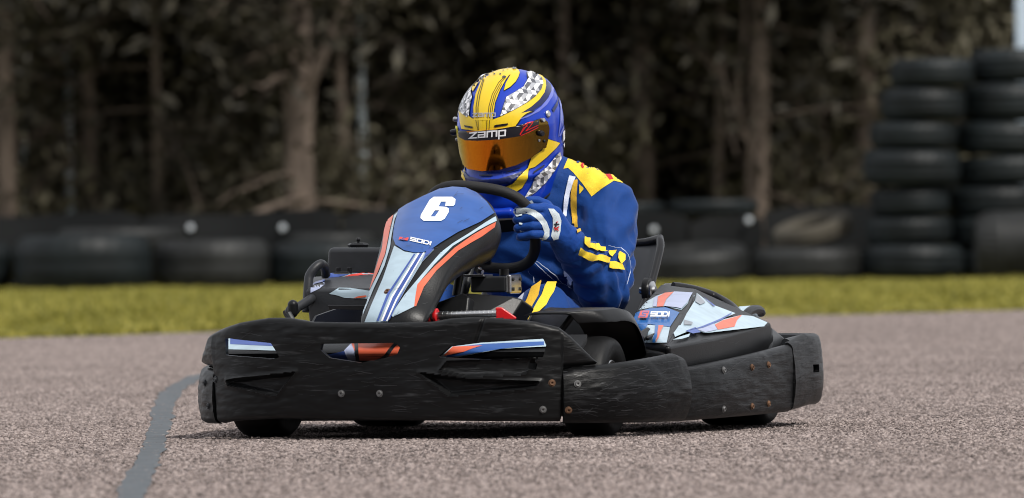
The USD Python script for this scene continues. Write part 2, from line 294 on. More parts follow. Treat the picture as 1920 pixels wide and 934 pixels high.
# track: pinkish granite aggregate in dark binder
usdkit.material(stage, '/World/Looks/asphalt', {
    'g': ('geometry', {}), 'mp': ('mapping', {'scale': (1, 1, 1)}),
    'v': ('voronoi_texture', {'scale': 105.0, 'randomness': 1.0}), 'n': ('noise_texture', {'scale': 0.55, 'detail': 5.0}), 'n3': ('noise_texture', {'scale': 16.0, 'detail': 4.0, 'roughness': 0.7}),
    'bw': ('separate_color', {'color_type': 'rgb'}),
    'st': ('rgb_ramp', {'ramp': [(0.0, (0.06, 0.052, 0.052)), (0.22, (0.17, 0.142, 0.137)), (0.5, (0.28, 0.238, 0.23)), (0.8, (0.37, 0.32, 0.31)), (1.0, (0.5, 0.45, 0.44))]}),
    'ed': ('rgb_ramp', {'ramp': [(0.45, (1, 1, 1)), (0.72, (0.30, 0.28, 0.28))]}),
    'm1': ('mix', {'mix_type': 'multiply', 'fac': 1.0}),
    'pt': ('rgb_ramp', {'ramp': [(0.30, (0.88, 0.87, 0.87)), (0.52, (1, 1, 1)), (0.72, (1.06, 1.05, 1.04))]}), 'm2': ('mix', {'mix_type': 'multiply', 'fac': 1.0}),
    'pt3': ('rgb_ramp', {'ramp': [(0.34, (0.82, 0.81, 0.81)), (0.52, (1, 1, 1)), (0.68, (1.1, 1.09, 1.08))]}), 'm3': ('mix', {'mix_type': 'multiply', 'fac': 1.0}),
    'b': ('bump', {'strength': 0.7, 'distance': 0.006, 'invert': True}),
    'p': ('principled_bsdf', {'roughness': 0.82, 'specular_ior_level': 0.3})},
    [('g.position', 'mp.vector'), ('mp.vector', 'v.vector'), ('mp.vector', 'n.vector'), ('mp.vector', 'n3.vector'), ('v.color', 'bw.color'), ('bw.r', 'st.fac'), ('v.distance', 'ed.fac'), ('st.color', 'm1.color1'), ('ed.color', 'm1.color2'),
     ('n.fac', 'pt.fac'), ('m1.color', 'm2.color1'), ('pt.color', 'm2.color2'), ('n3.fac', 'pt3.fac'), ('m2.color', 'm3.color1'), ('pt3.color', 'm3.color2'), ('m3.color', 'p.base_color'), ('v.distance', 'b.height'), ('b.normal', 'p.normal')], surface='p.BSDF')
plain('crack_sealant', (0.055, 0.064, 0.071), 0.6, var=0.4, vscale=14, bump=0.5, bscale=60, stretch=(1, 1, 1))
plain('soil', (0.12, 0.11, 0.03), 0.9, var=0.5, vscale=3)
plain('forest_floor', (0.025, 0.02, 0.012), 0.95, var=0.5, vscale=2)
def leafy(n, dark, mid, light, trans=0.25, rough=0.6, nscale=0.9, isl=0.45, patch_=0.55, grain=14.0):
    usdkit.material(stage, '/World/Looks/' + n, {
        'g': ('geometry', {}), 'vr': ('voronoi_texture', {'scale': grain}), 'vs': ('separate_color', {}), 'ns': ('noise_texture', {'scale': nscale, 'detail': 3.0}), 'ad': ('math', {'math_type': 'multiply_add', 'value2': isl}),
        'mr': ('math', {'math_type': 'multiply_add', 'value2': patch_}), 'zero': ('value', {'value': 0.0}),
        'r': ('rgb_ramp', {'ramp': [(0.15, dark), (0.5, mid), (0.92, light)]}),
        'd': ('principled_bsdf', {'roughness': rough, 'specular_ior_level': 0.25}), 't': ('translucent_bsdf', {}), 'mx': ('mix_closure', {'fac': trans})},
        [('g.position', 'ns.vector'), ('g.position', 'vr.vector'), ('vr.color', 'vs.color'), ('vs.r', 'ad.value1'), ('ns.fac', 'mr.value1'), ('zero.value', 'mr.value3'), ('mr.value', 'ad.value3'), ('ad.value', 'r.fac'), ('r.color', 'd.base_color'), ('r.color', 't.color'), ('d.BSDF', 'mx.closure1'), ('t.BSDF', 'mx.closure2')], surface='mx.closure')
leafy('grass_blades', (0.055, 0.060, 0.010), (0.23, 0.215, 0.036), (0.60, 0.52, 0.14), 0.3, 0.6, 2.4, 0.40, 0.60, 22.0)
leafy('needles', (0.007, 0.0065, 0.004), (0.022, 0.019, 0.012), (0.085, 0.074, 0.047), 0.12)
leafy('brush_leaves', (0.022, 0.020, 0.012), (0.080, 0.071, 0.043), (0.27, 0.245, 0.175), 0.2)
plain('bark', (0.112, 0.086, 0.068), 0.9, var=0.6, vscale=7, bump=0.8, bscale=14, stretch=(1, 1, 0.25))
plain('pale_bark', (0.52, 0.58, 0.64), 0.8, var=0.6, vscale=4, bump=0.3, bscale=14, stretch=(1, 1, 0.8))
plain('tyre_rubber', (0.0065, 0.0090, 0.0098), 0.5, spec=0.22, var=0.5, vscale=2.2, bump=0.2, bscale=40)
plain('tyre_dusty', (0.013, 0.0138, 0.0135), 0.55, spec=0.28, var=0.55, vscale=3)
plain('tyre_brown', (0.05, 0.044, 0.033), 0.85, var=0.4, vscale=3)
plain('belt_rubber', (0.0026, 0.0032, 0.0036), 0.6, spec=0.2, var=0.4, vscale=2)
plain('white_disc', (0.45, 0.48, 0.51), 0.5)
plain('post_paint', (0.42, 0.50, 0.58), 0.5, var=0.1)

# ------------------------------------------------------------------ the setting: track, verge, wood floor
def sheet(name, pts, z, m, kind='structure'):
    p = Polygon(pts); v, f = trimesh.creation.triangulate_polygon(p, engine='earcut')
    v3 = np.c_[v, np.full(len(v), z)]; t = TM(v3, f)
    if t.face_normals[0][2] < 0: t.invert()
    o = obj(name, t, m, smooth=False); tag(o, kind=kind); return o
E0, E1 = ground(0, 634), ground(1920, 581)           # the edge of the tarmac
ed = (E1 - E0)[:2]; ed /= np.linalg.norm(ed); Lp, Rp = E0[:2] - ed * 60, E1[:2] + ed * 60
sheet('ground', [(-900, -500), (900, -500), (900, 1500), (-900, 1500)], -0.05, 'soil')
en = np.array([-ed[1], ed[0]])
edge = [Lp + (Rp - Lp) * t + en * (0.10 * math.sin(t * 90) + 0.07 * math.sin(t * 333) + 0.05 * math.sin(t * 811)) for t in np.linspace(0, 1, 400)]
sheet('racetrack', [(-70, -60)] + [tuple(p) for p in edge] + [(90, -60)], 0.0, 'asphalt')
sheet('grass_verge', [tuple(p) for p in edge[::-1]] + [(-70, 70), (90, 70)] if Rp[1] < 70 else [tuple(p) for p in edge[::-1]] + [(-70, 100), (90, 140)], -0.006, 'soil')
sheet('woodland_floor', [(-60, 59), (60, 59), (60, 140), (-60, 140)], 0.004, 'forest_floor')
# crack sealant snaking over the tarmac
cr = [(236, 1010, 66), (245, 934, 62), (262, 890, 58), (285, 850, 52), (297, 805, 48), (306, 770, 46), (318, 740, 44), (340, 722, 40), (372, 706, 40), (430, 698, 44)]
cl, cr_ = [], []
crs = spline(np.array(cr, float), 160)
for k, (x, y, w) in enumerate(crs):
    j = 20 * (meshkit.fbm(np.array([k * .55, 3.3, 0]), 3, 2) - .5)
    w *= .86; cl.append(ground(x - w / 2 + j, y, 0.004)[:2]); cr_.append(ground(x + w / 2 + 22 * (meshkit.fbm(np.array([k * .6, 9.1, 4]), 3, 6) - .5), y + 1.5, 0.004)[:2])
sheet('crack_sealant_strip', cl + cr_[::-1], 0.0054, 'crack_sealant')

# stone chippings standing proud of the tarmac
leafy('chippings', (0.075, 0.061, 0.057), (0.205, 0.166, 0.153), (0.40, 0.335, 0.312), 0.0, 0.8, 0.8, 0.72, 0.34, 78.0)
def chip_tile(seed, size=0.5, n=34):
    r = np.random.default_rng(seed); V, Fc = [], []
    for i in range(n):
        for j in range(n):
            if r.random() < .12: continue
            p = ((np.array([i, j]) + r.uniform(.1, .9, 2)) / n - .5) * size; a = r.uniform(0, 6.28); w = r.uniform(.0042, .0105); h = r.uniform(.0012, .0058); k = len(V); ro = a + np.arange(4) * 1.57 + r.normal(0, .2, 4); q = r.uniform(.45, .75)
            V += [(p[0] + w * math.cos(t), p[1] + w * math.sin(t), -.001) for t in ro] + [(p[0] + w * q * math.cos(t), p[1] + w * q * math.sin(t), h * r.uniform(.8, 1.1)) for t in ro]
            for m in range(4): l = (m + 1) % 4; Fc += [(k + m, k + l, k + 4 + l), (k + m, k + 4 + l, k + 4 + m)]
            Fc += [(k + 4, k + 5, k + 6), (k + 4, k + 6, k + 7)]
    return TM(V, Fc)
# grass blades on the verge
def tuft(n, seed, h=(0.05, 0.115), spread=0.19):
    r = np.random.default_rng(seed); V, Fc = [], []
    for i in range(n):
        p = r.uniform(-spread, spread, 2); a = r.uniform(0, 2 * np.pi); H = r.uniform(*h); w = r.uniform(0.004, 0.010); l = r.normal(0, 0.04, 2)
        d = np.array([math.cos(a), math.sin(a)]) * w; m = p + l * 0.35; k = len(V)
        V += [(*(p - d), 0), (*(p + d), 0), (*(m - d * .8), H * .6), (*(m + d * .8), H * .6), (*(p + l), H)]
        Fc += [(k, k + 1, k + 3), (k, k + 3, k + 2), (k + 2, k + 3, k + 4)]
    return TM(V, Fc)
def instancer(name, protos, pts, yaw, scl, idx, label=None, catg=None, tiltx=None):
    pi = UsdGeom.PointInstancer.Define(stage, '/World/' + name); paths = []
    for k, parts in enumerate(protos):
        x = UsdGeom.Xform.Define(stage, f'/World/{name}/kinds/{"clump" if k == 0 else f"clump_{k:03d}"}'); paths.append(x.GetPath())
        for nm, mesh, m in parts: usdkit.mesh(stage, f'{x.GetPath()}/{nm}', mesh, mat(m), False)
    pi.CreatePrototypesRel().SetTargets(paths); n = len(pts)
    pi.CreatePositionsAttr(Vt.Vec3fArray.FromNumpy(np.asarray(pts, np.float32)))
    pi.CreateProtoIndicesAttr(Vt.IntArray.FromNumpy(np.asarray(idx, np.int32)))
    pi.CreateScalesAttr(Vt.Vec3fArray.FromNumpy(np.asarray(scl, np.float32)))
    q = [Gf.Quath(math.cos(a / 2), 0, 0, math.sin(a / 2)) for a in yaw]; pi.CreateOrientationsAttr(Vt.QuathArray(q))
    tag(pi, label, catg, kind='stuff'); return pi
sealed = Polygon(cl + cr_[::-1]).buffer(0.0); tp_ = []
for y in np.arange(-5.6, 30, .5):
    hw_ = 1.75 + (y + 5.6) * .075
    for x in np.arange(-hw_, hw_, .5):
        if (np.array([x, y]) - Lp) @ en < -.3: tp_.append((x, y, 0))
n = len(tp_); instancer('stone_chippings', [[('chips', chip_tile(k), 'chippings')] for k in (11, 12, 13, 14)], tp_, rng.integers(0, 4, n) * np.pi / 2, np.ones((n, 3)), rng.integers(0, 4, n), 'pinkish grey stone chippings exposed in the track surface', 'chippings')
gp = []
for k in range(9000):
    y = 18 + 41 * rng.random(); x = rng.uniform(-1, 1) * (3.4 + (y - 18) * 0.075)
    s = (np.array([x, y]) - Lp) @ en
    if s > 0.10 * (meshkit.noise(np.array([x * 3.1, y * 1.3, 2.])) - .75): gp.append((x, y, -0.006))
gp = np.array(gp); n = len(gp); near = np.clip(((gp[:, :2] - Lp) @ en) / 2.0, 0.45, 1) * np.interp(gp[:, 1], [27, 36, 44, 50, 52.5], [1.0, .72, .45, .25, .20])
instancer('grass', [[('blades', tuft(85, 1), 'grass_blades')], [('blades', tuft(70, 2, (0.06, 0.15)), 'grass_blades')], [('blades', tuft(95, 3, (0.03, 0.09)), 'grass_blades')]],
          gp, rng.uniform(0, 6.28, n), np.stack([np.full(n, 1.0), np.full(n, 1.0), near * rng.uniform(0.7, 1.2, n) * (0.25 + 1.5 * meshkit.fbm(gp * [2.2, 1.0, 1], 3, 8))], 1), rng.integers(0, 3, n), 'yellowish green long grass along the far edge of the track', 'grass')

# ------------------------------------------------------------------ tyres and barrier
TY = 52.0                                             # tyre line, metres beyond the kart
def tyre_mesh(R, W, ri, ribs=4, lugs=40, rnd=0.05):
    h = W / 2; out = []
    out += [(ri, -h * 0.62), (ri + 0.02, -h * 0.9), ((R + ri) / 2, -h), (R - rnd, -h * 0.96), (R - rnd * 0.62, -h * 0.88), (R - rnd * 0.32, -h * 0.76), (R - rnd * 0.10, -h * 0.60)]
    for k in range(ribs + 1):
        z = -h * 0.50 + 2 * h * 0.50 * k / (ribs + 1e-9); g = h * 0.045
        out += [(R - 0.005, z - g), (R - 0.005, z + g)] if 0 < k < ribs else [(R - 0.002, z)]
        if k < ribs: dz = 2 * h * 0.50 / ribs; out += [(R, z + g * 1.4), (R + 0.004, z + dz * 0.5), (R, z + dz - g * 1.4)]
    out += [(R - rnd * 0.10, h * 0.60), (R - rnd * 0.32, h * 0.76), (R - rnd * 0.62, h * 0.88), (R - rnd, h * 0.96), ((R + ri) / 2, h), (ri + 0.02, h * 0.9), (ri, h * 0.62)]
    t = lathe(out + [out[0]], 96)
    a = np.arctan2(t.vertices[:, 1], t.vertices[:, 0]); rr = np.hypot(t.vertices[:, 0], t.vertices[:, 1])
    cut = (np.floor(a / (2 * np.pi) * 96 + 0.5).astype(int) % 3 == 0) & (rr > R - rnd * 0.4) & (np.abs(t.vertices[:, 2]) > h * 0.45)
    s = np.where(cut, (rr - 0.010) / rr, 1.0); t.vertices[:, :2] *= s[:, None]
    t.vertices[:, 2] += h; return t
def put_tyre(x0, x1, ytop, ybot, y, label, m='tyre_rubber', tilt=None, truck=True, group=None, squash=1.0):
    c = at((x0 + x1) / 2, ybot, y); R = (at(x1, ybot, y)[0] - at(x0, ybot, y)[0]) / 2 * (1.0 if truck else 1.05); W = at(0, ytop, y)[2] - at(0, ybot, y)[2]
    T = thing('truck_tyre' if truck else 'car_tyre', label, 'tyre', (c[0], c[1], c[2]), rng.uniform(0, 6), group, None, tilt)
    obj('casing', tyre_mesh(R, W, R * (0.56 if truck else 0.6), 2 if truck else 3, rnd=min(0.07, W * .20)), m, T, smooth=40)
    return T
put_tyre(-150, 27, 456, 541, TY, 'black truck tyre lying flat, cut by the left edge of the picture')
put_tyre(29, 284, 441, 543, TY - 0.3, 'widest black truck tyre lying flat on the grass at far left', 'tyre_rubber')
put_tyre(288, 507, 449, 540, TY, 'black truck tyre lying flat between the widest one and the kart', 'tyre_dusty')
put_tyre(507, 742, 454, 538, TY + 0.15, 'black truck tyre lying flat behind the kart\'s engine cover')
put_tyre(744, 965, 456, 536, TY, 'black truck tyre lying flat, mostly hidden by the nose of the kart')
put_tyre(1212, 1406, 462, 528, TY, 'flat truck tyre tipped towards us with pale top rim, right behind the seat', 'tyre_dusty', tilt=(7, 0))
put_tyre(1411, 1622, 464, 526, TY, 'black truck tyre lying flat at the foot of the tall stacks', 'tyre_dusty')
put_tyre(110, 348, 427, 470, TY + 1.7, 'dark tyre lying flat behind the front row at left', 'tyre_dusty')
put_tyre(545, 700, 437, 478, TY + 1.7, 'dark tyre lying flat behind the front row left of the fuel tank', 'tyre_dusty')
put_tyre(1452, 1606, 413, 449, TY + 0.3, 'dusty brown tyre leaning askew on top of a flat tyre', 'tyre_brown', tilt=(-4, 17))
stackA = [(1672, 1822, 110, 164), (1655, 1807, 164, 228), (1633, 1792, 228, 277), (1622, 1797, 277, 350), (1637, 1778, 350, 405), (1628, 1782, 405, 456), (1622, 1802, 456, 522)]
words = ['topmost tyre', 'second tyre from the top', 'third tyre from the top', 'fourth tyre from the top', 'fifth tyre from the top', 'sixth tyre from the top', 'bottom tyre']
for w, (x0, x1, y0, y1) in zip(words, stackA):
    put_tyre(x0, x1, y0 + 1, y1 - 1, TY - 0.1, f'{w} of the tall leaning black stack on the right', tilt=(rng.uniform(-1, 1), rng.uniform(-2.2, 1.8)), truck=False)
stackB = [(1822, 1985, 90, 155), (1804, 1975, 155, 228), (1790, 1968, 228, 292), (1793, 1972, 292, 347), (1776, 1960, 347, 402), (1775, 1965, 402, 462), (1780, 1965, 462, 520)]
for w, (x0, x1, y0, y1) in zip(words, stackB):
    put_tyre(x0, x1, y0 + 1, y1 - 1, TY + 0.25, f'{w} of the stack at the right edge of the picture', tilt=(rng.uniform(-1, 1), rng.uniform(-2, 2)), truck=False)
c = at(1828, 522, TY - 0.85)
T = thing('truck_tyre', 'upright grey truck tyre in front of the stack at the right edge', 'tyre', (c[0] + 0.03, c[1], 0.30), 0.0, None, None, (0, 90))
tm = tyre_mesh(0.30, 0.62, 0.17); tm.vertices[:, 2] -= 0.02; obj('casing', tm, 'tyre_dusty', T, smooth=40)
# rubber belt panels with white fixing discs behind the tyres
def belt(x0, x1, y0, y1, y, label, discs):
    A, B = at(x0, y1, y), at(x1, y1, y); zt = at((x0 + x1) / 2, y0, y)[2]; w = B[0] - A[0]
    T = thing('barrier_belt', label, 'barrier', ((A[0] + B[0]) / 2, y, 0)); n = 24; xs = np.linspace(-w / 2, w / 2, n)
    top = zt + 0.025 * np.sin(xs * 2.1 + x0) - 0.05 * np.exp(-((np.abs(xs) - w / 2) / 0.1) ** 2); front = []; back = []
    for i, xx in enumerate(xs):
        bow = 0.04 * math.cos(xx * 4); zz = np.linspace(0.02, top[i], 8)
        front.append([(xx, bow - 0.02 * math.sin(z * 6), z) for z in zz]); back.append([(xx, bow + 0.05, z) for z in zz])
    obj('belt', solid(np.array(front), np.array(back)), 'belt_rubber', T)
    for dx, dy in discs:
        p = at(dx, dy, y - 0.05); d = lathe([(0, -0.012), (0.023, -0.010), (0.031, 0), (0.031, 0.03), (0, 0.03)], 20); d.vertices = d.vertices[:, [0, 2, 1]]; d.invert()
        d.vertices += np.array([p[0] - (A[0] + B[0]) / 2, -0.07, p[2]]); obj('fixing_disc', d, 'white_disc', T)
belt(-120, 261, 401, 470, TY + 2.6, 'black rubber belt panel behind the tyres at far left', [])
belt(263, 640, 396, 470, TY + 2.7, 'black rubber belt panel with two white discs, left of the kart', [(357, 427), (530, 427)])
belt(642, 960, 392, 470, TY + 2.65, 'black rubber belt panel behind the nose of the kart', [])
belt(962, 1292, 404, 470, TY + 2.5, 'black rubber belt panel with one white disc beside the driver\'s elbow', [(1226, 431)])
belt(1294, 1432, 402, 470, TY + 2.4, 'black rubber belt panel with one white disc, left of the brown tyre', [(1404, 413)])
belt(1434, 1700, 390, 470, TY + 2.6, 'black rubber belt panel with one white disc behind the brown tyre', [(1580, 413)])
put_tyre(1252, 1422, 374, 404, TY + 2.9, 'dark tyre lying on top of the belt barrier right of the driver')
put_tyre(1082, 1246, 379, 406, TY + 2.9, 'dark tyre on top of the belt barrier behind the driver\'s shoulder')
# pale post at the right edge
pp = at(1921, 100, TY + 2.0)
P = thing('post', 'pale blue grey post standing behind the tyre stack at the right edge', 'post', (pp[0], pp[1], 0))
obj('shaft', rbox((0, 0, 1.9), (0.155, 0.155, 3.8), 0.01), 'post_paint', P); obj('base_plate', rbox((0, 0, 0.012), (0.32, 0.32, 0.024), 0.004), 'post_paint', P); obj('cap', rbox((0, 0, 3.81), (0.18, 0.18, 0.03), 0.006), 'post_paint', P)

# ------------------------------------------------------------------ trees
def leaf_cloud(C, sizes, per, seed, spread):
    r = np.random.default_rng(seed); V, Fc = [], []
    for c, s in zip(C, sizes):
        for _ in range(per):
            p = c + r.normal(0, 1, 3) * spread * s; d = r.normal(0, 1, 3); d /= np.linalg.norm(d); e = np.cross(d, r.normal(0, 1, 3)); e /= np.linalg.norm(e); L = s * r.uniform(0.07, 0.17); w = L * r.uniform(0.22, 0.4)
            k = len(V); V += [p - d * L, p + e * w, p + d * L, p - e * w]; Fc += [(k, k + 1, k + 2), (k, k + 2, k + 3)]
    return TM(V, Fc)
def trunk_mesh(r0, H, seed, bend=0.2, sides=16, branches=14, fork=None):
    r = np.random.default_rng(seed); P = []; k = 26
    for i in range(k):
        t = i / (k - 1); P.append((bend * math.sin(t * 3 + seed) * t, bend * 0.6 * math.sin(t * 4.1 + 2 * seed) * t, H * t))
    P = np.array(P); t = np.linspace(0, 1, k); rad = r0 * (1 - 0.8 * t) * (1 + 0.55 * np.exp(-t * H / 0.22))
    m = tube(P, rad, sides); nn = (meshkit.fbm(m.vertices * [6, 6, 2.2], 3, seed) - 0.5) * r0 * 0.65
    m.vertices += vnormals(m) * nn[:, None]; parts = [m]; tips = []
    for b in range(branches):
        f = r.uniform(0.04, 0.95); z = f * H; base = np.array([np.interp(z, P[:, 2], P[:, 0]), np.interp(z, P[:, 2], P[:, 1]), z]); a = r.uniform(0, 6.28); L = r.uniform(0.7, 2.0) * (1 - 0.45 * f)
        d = np.array([math.cos(a), math.sin(a), r.uniform(-0.25, 0.35)]); q = [base + d * L * s + np.array([0, 0, -0.25 * L * s * s]) + r.normal(0, 0.03, 3) * s for s in np.linspace(0, 1, 6)]
        parts.append(tube(q, np.linspace(max(0.012, r0 * 0.16), 0.005, 6), 6)); tips += q[2:]
        for s_ in range(3):
            o = q[2 + s_]; d2 = d * 0.3 + r.normal(0, 0.35, 3); parts.append(tube([o, o + d2 * 0.35, o + d2 * 0.8 + [0, 0, -0.05]], [0.008, 0.006, 0.003], 5)); tips.append(o + d2 * 0.8)
    if fork is not None: parts.append(tube(spline(fork[0], 12), np.linspace(fork[1], fork[1] * 0.5, 12), 12))
    return cat_(parts), np.array(tips)
TD = 60.0
def tree(px, width, pybase, y, label, seed, H=9.0, crown_from=2.4, bend=0.2, fork=None, bark='bark', branches=26, leaves=True, tilt=None, nm='pine_tree'):
    p = at(px, 400, y); r0 = width / (FPX / (y + 22)) / 2
    T = thing(nm, label, 'tree', (p[0], y, 0), 0.0, None, None, tilt)
    m, tips = trunk_mesh(r0, H, seed, bend, branches=branches, fork=fork); obj('trunk', m, bark, T, smooth=50)
    if leaves:
        r = np.random.default_rng(seed + 50); hi = tips[tips[:, 2] > crown_from]; lo = tips[tips[:, 2] <= crown_from]
        C = np.vstack([hi, hi + r.normal(0, 0.4, hi.shape), lo[::4]]) if len(hi) else lo
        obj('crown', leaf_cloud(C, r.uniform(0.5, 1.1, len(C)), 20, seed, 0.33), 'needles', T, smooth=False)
tree(14, 36, 400, TD - 2, 'thick brown trunk at the left edge of the picture', 3, bend=0.1)
tree(171, 27, 400, TD - 1, 'slim brown trunk standing alone near the left edge', 4, bend=0.05)
tree(563, 66, 400, TD - 3, 'broadest brown trunk with a big branch rising to the right, left of the driver', 5, bend=0.03, fork=([(0.05, -0.08, 1.75), (0.20, -0.15, 2.05), (0.40, -0.2, 2.5), (0.62, -0.25, 3.1), (0.9, -0.2, 3.9)], 0.06))
tree(808, 36, 400, TD, 'brown trunk just left of the helmet', 6, bend=0.12, tilt=(0, 2.5))
tree(1205, 48, 400, TD - 1, 'brown trunk just right of the driver\'s shoulder', 7, bend=0.08)
tree(1414, 46, 400, TD - 2, 'brown trunk leaning slightly right behind the brown tyre', 8, bend=0.05, tilt=(0, 1.6), fork=([(-0.1, 0, 1.3), (-0.2, 0, 1.75), (-0.14, 0, 2.3), (-0.15, 0, 3)], 0.04))
tree(1626, 44, 400, TD - 1.5, 'straight brown trunk just left of the tall tyre stack', 9, bend=0.04)
tree(1832, 26, 400, TD + 1, 'thin dark trunk showing above the tyre stacks', 10, bend=0.08)
tree(247, 15, 400, TD + 2, 'thin leaning trunk right of the slim one near the left edge', 11, bend=0.25, tilt=(0, 3))
tree(360, 15, 400, TD + 2.5, 'very thin trunk halfway between the left edge and the broad trunk', 12, bend=0.3, tilt=(0, -2))
tree(985, 26, 400, TD + 2, 'thin dark trunk directly above the helmet', 13, bend=0.1)
tree(1100, 22, 400, TD + 3, 'thin dark trunk between the helmet and the trunk at its right', 14, bend=0.1)
tree(432, 20, 400, TD + 1, 'thin brown trunk left of the broadest trunk', 31, bend=0.15)
tree(700, 18, 400, TD + 2, 'thin dark trunk just right of the pale birch stem by the fuel tank', 32, bend=0.1, tilt=(0, 2))
tree(905, 20, 400, TD + 1, 'thin trunk rising just left of the helmet top', 33, bend=0.2)
tree(1310, 18, 400, TD + 2, 'thin brown trunk left of the trunk behind the brown tyre', 34, bend=0.2, tilt=(0, -2))
tree(1530, 16, 400, TD + 1, 'thin brown trunk midway between the two straight trunks at right', 35, bend=0.15)
tree(300, 22, 400, TD - 1.5, 'slim grey brown trunk between the slim one and the broadest trunk', 41, bend=0.12)
tree(655, 24, 400, TD - 1, 'slim grey brown trunk between the broadest trunk and the pale birch stem', 42, bend=0.1, tilt=(0, -1.5))
tree(1062, 26, 400, TD - 1, 'slim brown trunk rising just right of the helmet', 43, bend=0.1)
tree(1345, 22, 400, TD - 1.5, 'slim trunk just left of the one leaning behind the brown tyre', 44, bend=0.14, tilt=(0, 1))
tree(1490, 24, 400, TD - 1, 'slim brown trunk right of the one leaning behind the brown tyre', 45, bend=0.1)
for (px, w, sd, lab) in ((46, 13, 21, 'pale bluish birch stem beside the trunk at the left edge'), (133, 17, 22, 'mottled pale birch stem left of the slim brown trunk'), (684, 17, 23, 'pale birch stem above the fuel tank left of the helmet')):
    tree(px, w, 400, TD - 0.7, lab, sd, H=8.0, bend=0.08, bark='pale_bark', branches=0, leaves=False, nm='birch_tree')
# fallen branch leaning over the belt beside the broad trunk
q = [at(478, 402, TY + 3.4), at(505, 390, TY + 3.6), at(540, 378, TY + 3.9), at(575, 370, TY + 4.3)]
B = thing('fallen_branch', 'bare broken branch lying over the barrier beside the broad trunk', 'branch', q[0])
obj('limb', tube(spline(np.array(q) - q[0], 12), np.linspace(0.035, 0.02, 12), 8), 'bark', B); obj('twig', tube(np.array([q[2], q[2] + [0.05, 0.05, 0.1], q[2] + [0.15, 0.1, 0.26]]) - q[0], [0.014, 0.01, 0.006], 6), 'bark', B)
# brushwood between the trunks and the dark wood behind, each one mass
def brush(seed):
    r = np.random.default_rng(seed); tw = []; tips = []
    for k in range(12):
        a = r.uniform(0, 6.28); d = np.array([math.cos(a) * .6, math.sin(a) * .6, r.uniform(-0.3, 0.9)]); q = [d * s * r.uniform(0.5, 0.9) + r.normal(0, 0.04, 3) * s for s in np.linspace(0, 1, 5)]
        tw.append(tube(q, np.linspace(0.010, 0.003, 5), 5)); tips += q[1:]
    C = np.array(tips); return [('twigs', cat_(tw), 'bark'), ('leaves', leaf_cloud(C, r.uniform(0.35, 0.75, len(C)), 14, seed, 0.28), 'brush_leaves')]
bp = []
for k in range(620):
    y = rng.uniform(TD - 1.6, TD + 10); x = rng.uniform(-1, 1) * (6.2 + (y - TD) * 0.1); z = rng.uniform(0.1, 4.3)
    if meshkit.noise(np.array([x * 0.9, y * 0.5, z * 0.9])) > 0.36 or z < 0.5: bp.append((x, y, z))
n = len(bp); instancer('brushwood', [brush(1), brush(2), brush(3)], bp, rng.uniform(0, 6.28, n), rng.uniform(0.6, 1.5, (n, 1)) * np.ones((1, 3)), rng.integers(0, 3, n), 'tangled brown twigs and leaves between the tree trunks', 'undergrowth')
def wood_tree(seed):
    m, tips = trunk_mesh(0.14, 10, seed, 0.3, 8, 60); r = np.random.default_rng(seed)
    C = np.vstack([tips, tips + r.normal(0, 0.3, tips.shape)]); return [('trunk', m, 'bark'), ('crown', leaf_cloud(C, r.uniform(0.7, 1.5, len(C)), 15, seed, 0.33), 'needles')]
wp = []
for row in range(7):
    for k in range(21):
        wp.append((-14 + 28 * k / 20 + rng.uniform(-0.6, 0.6) + row * 0.37, TD + 4 + row * 2.3 + rng.uniform(-0.8, 0.8), 0))
for row in range(3):                                  # the wood goes on round the other side of the track, behind the photographer
    for k in range(26):
        wp.append((-55 + 110 * k / 25 + rng.uniform(-1.5, 1.5), -40 - row * 4 + rng.uniform(-1, 1), 0))
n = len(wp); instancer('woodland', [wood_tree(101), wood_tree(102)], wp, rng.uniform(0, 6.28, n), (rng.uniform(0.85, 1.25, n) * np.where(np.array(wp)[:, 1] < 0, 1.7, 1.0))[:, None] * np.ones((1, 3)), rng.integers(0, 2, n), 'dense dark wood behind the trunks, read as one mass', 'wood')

# ------------------------------------------------------------------ the kart (its own axes: left, back, up; origin under the front axle)
KROT = -YAW
kart = thing('racing_kart', 'black, blue, orange and white racing kart number 6 on the track', 'go-kart', KO, KROT)
def kobj(name, mesh, m, parent=kart, smooth=35): return obj(name, mesh, m, parent, smooth)
def mirror(t):
    t = t.copy(); t.vertices = t.vertices * [-1, 1, 1]; t.invert(); return t

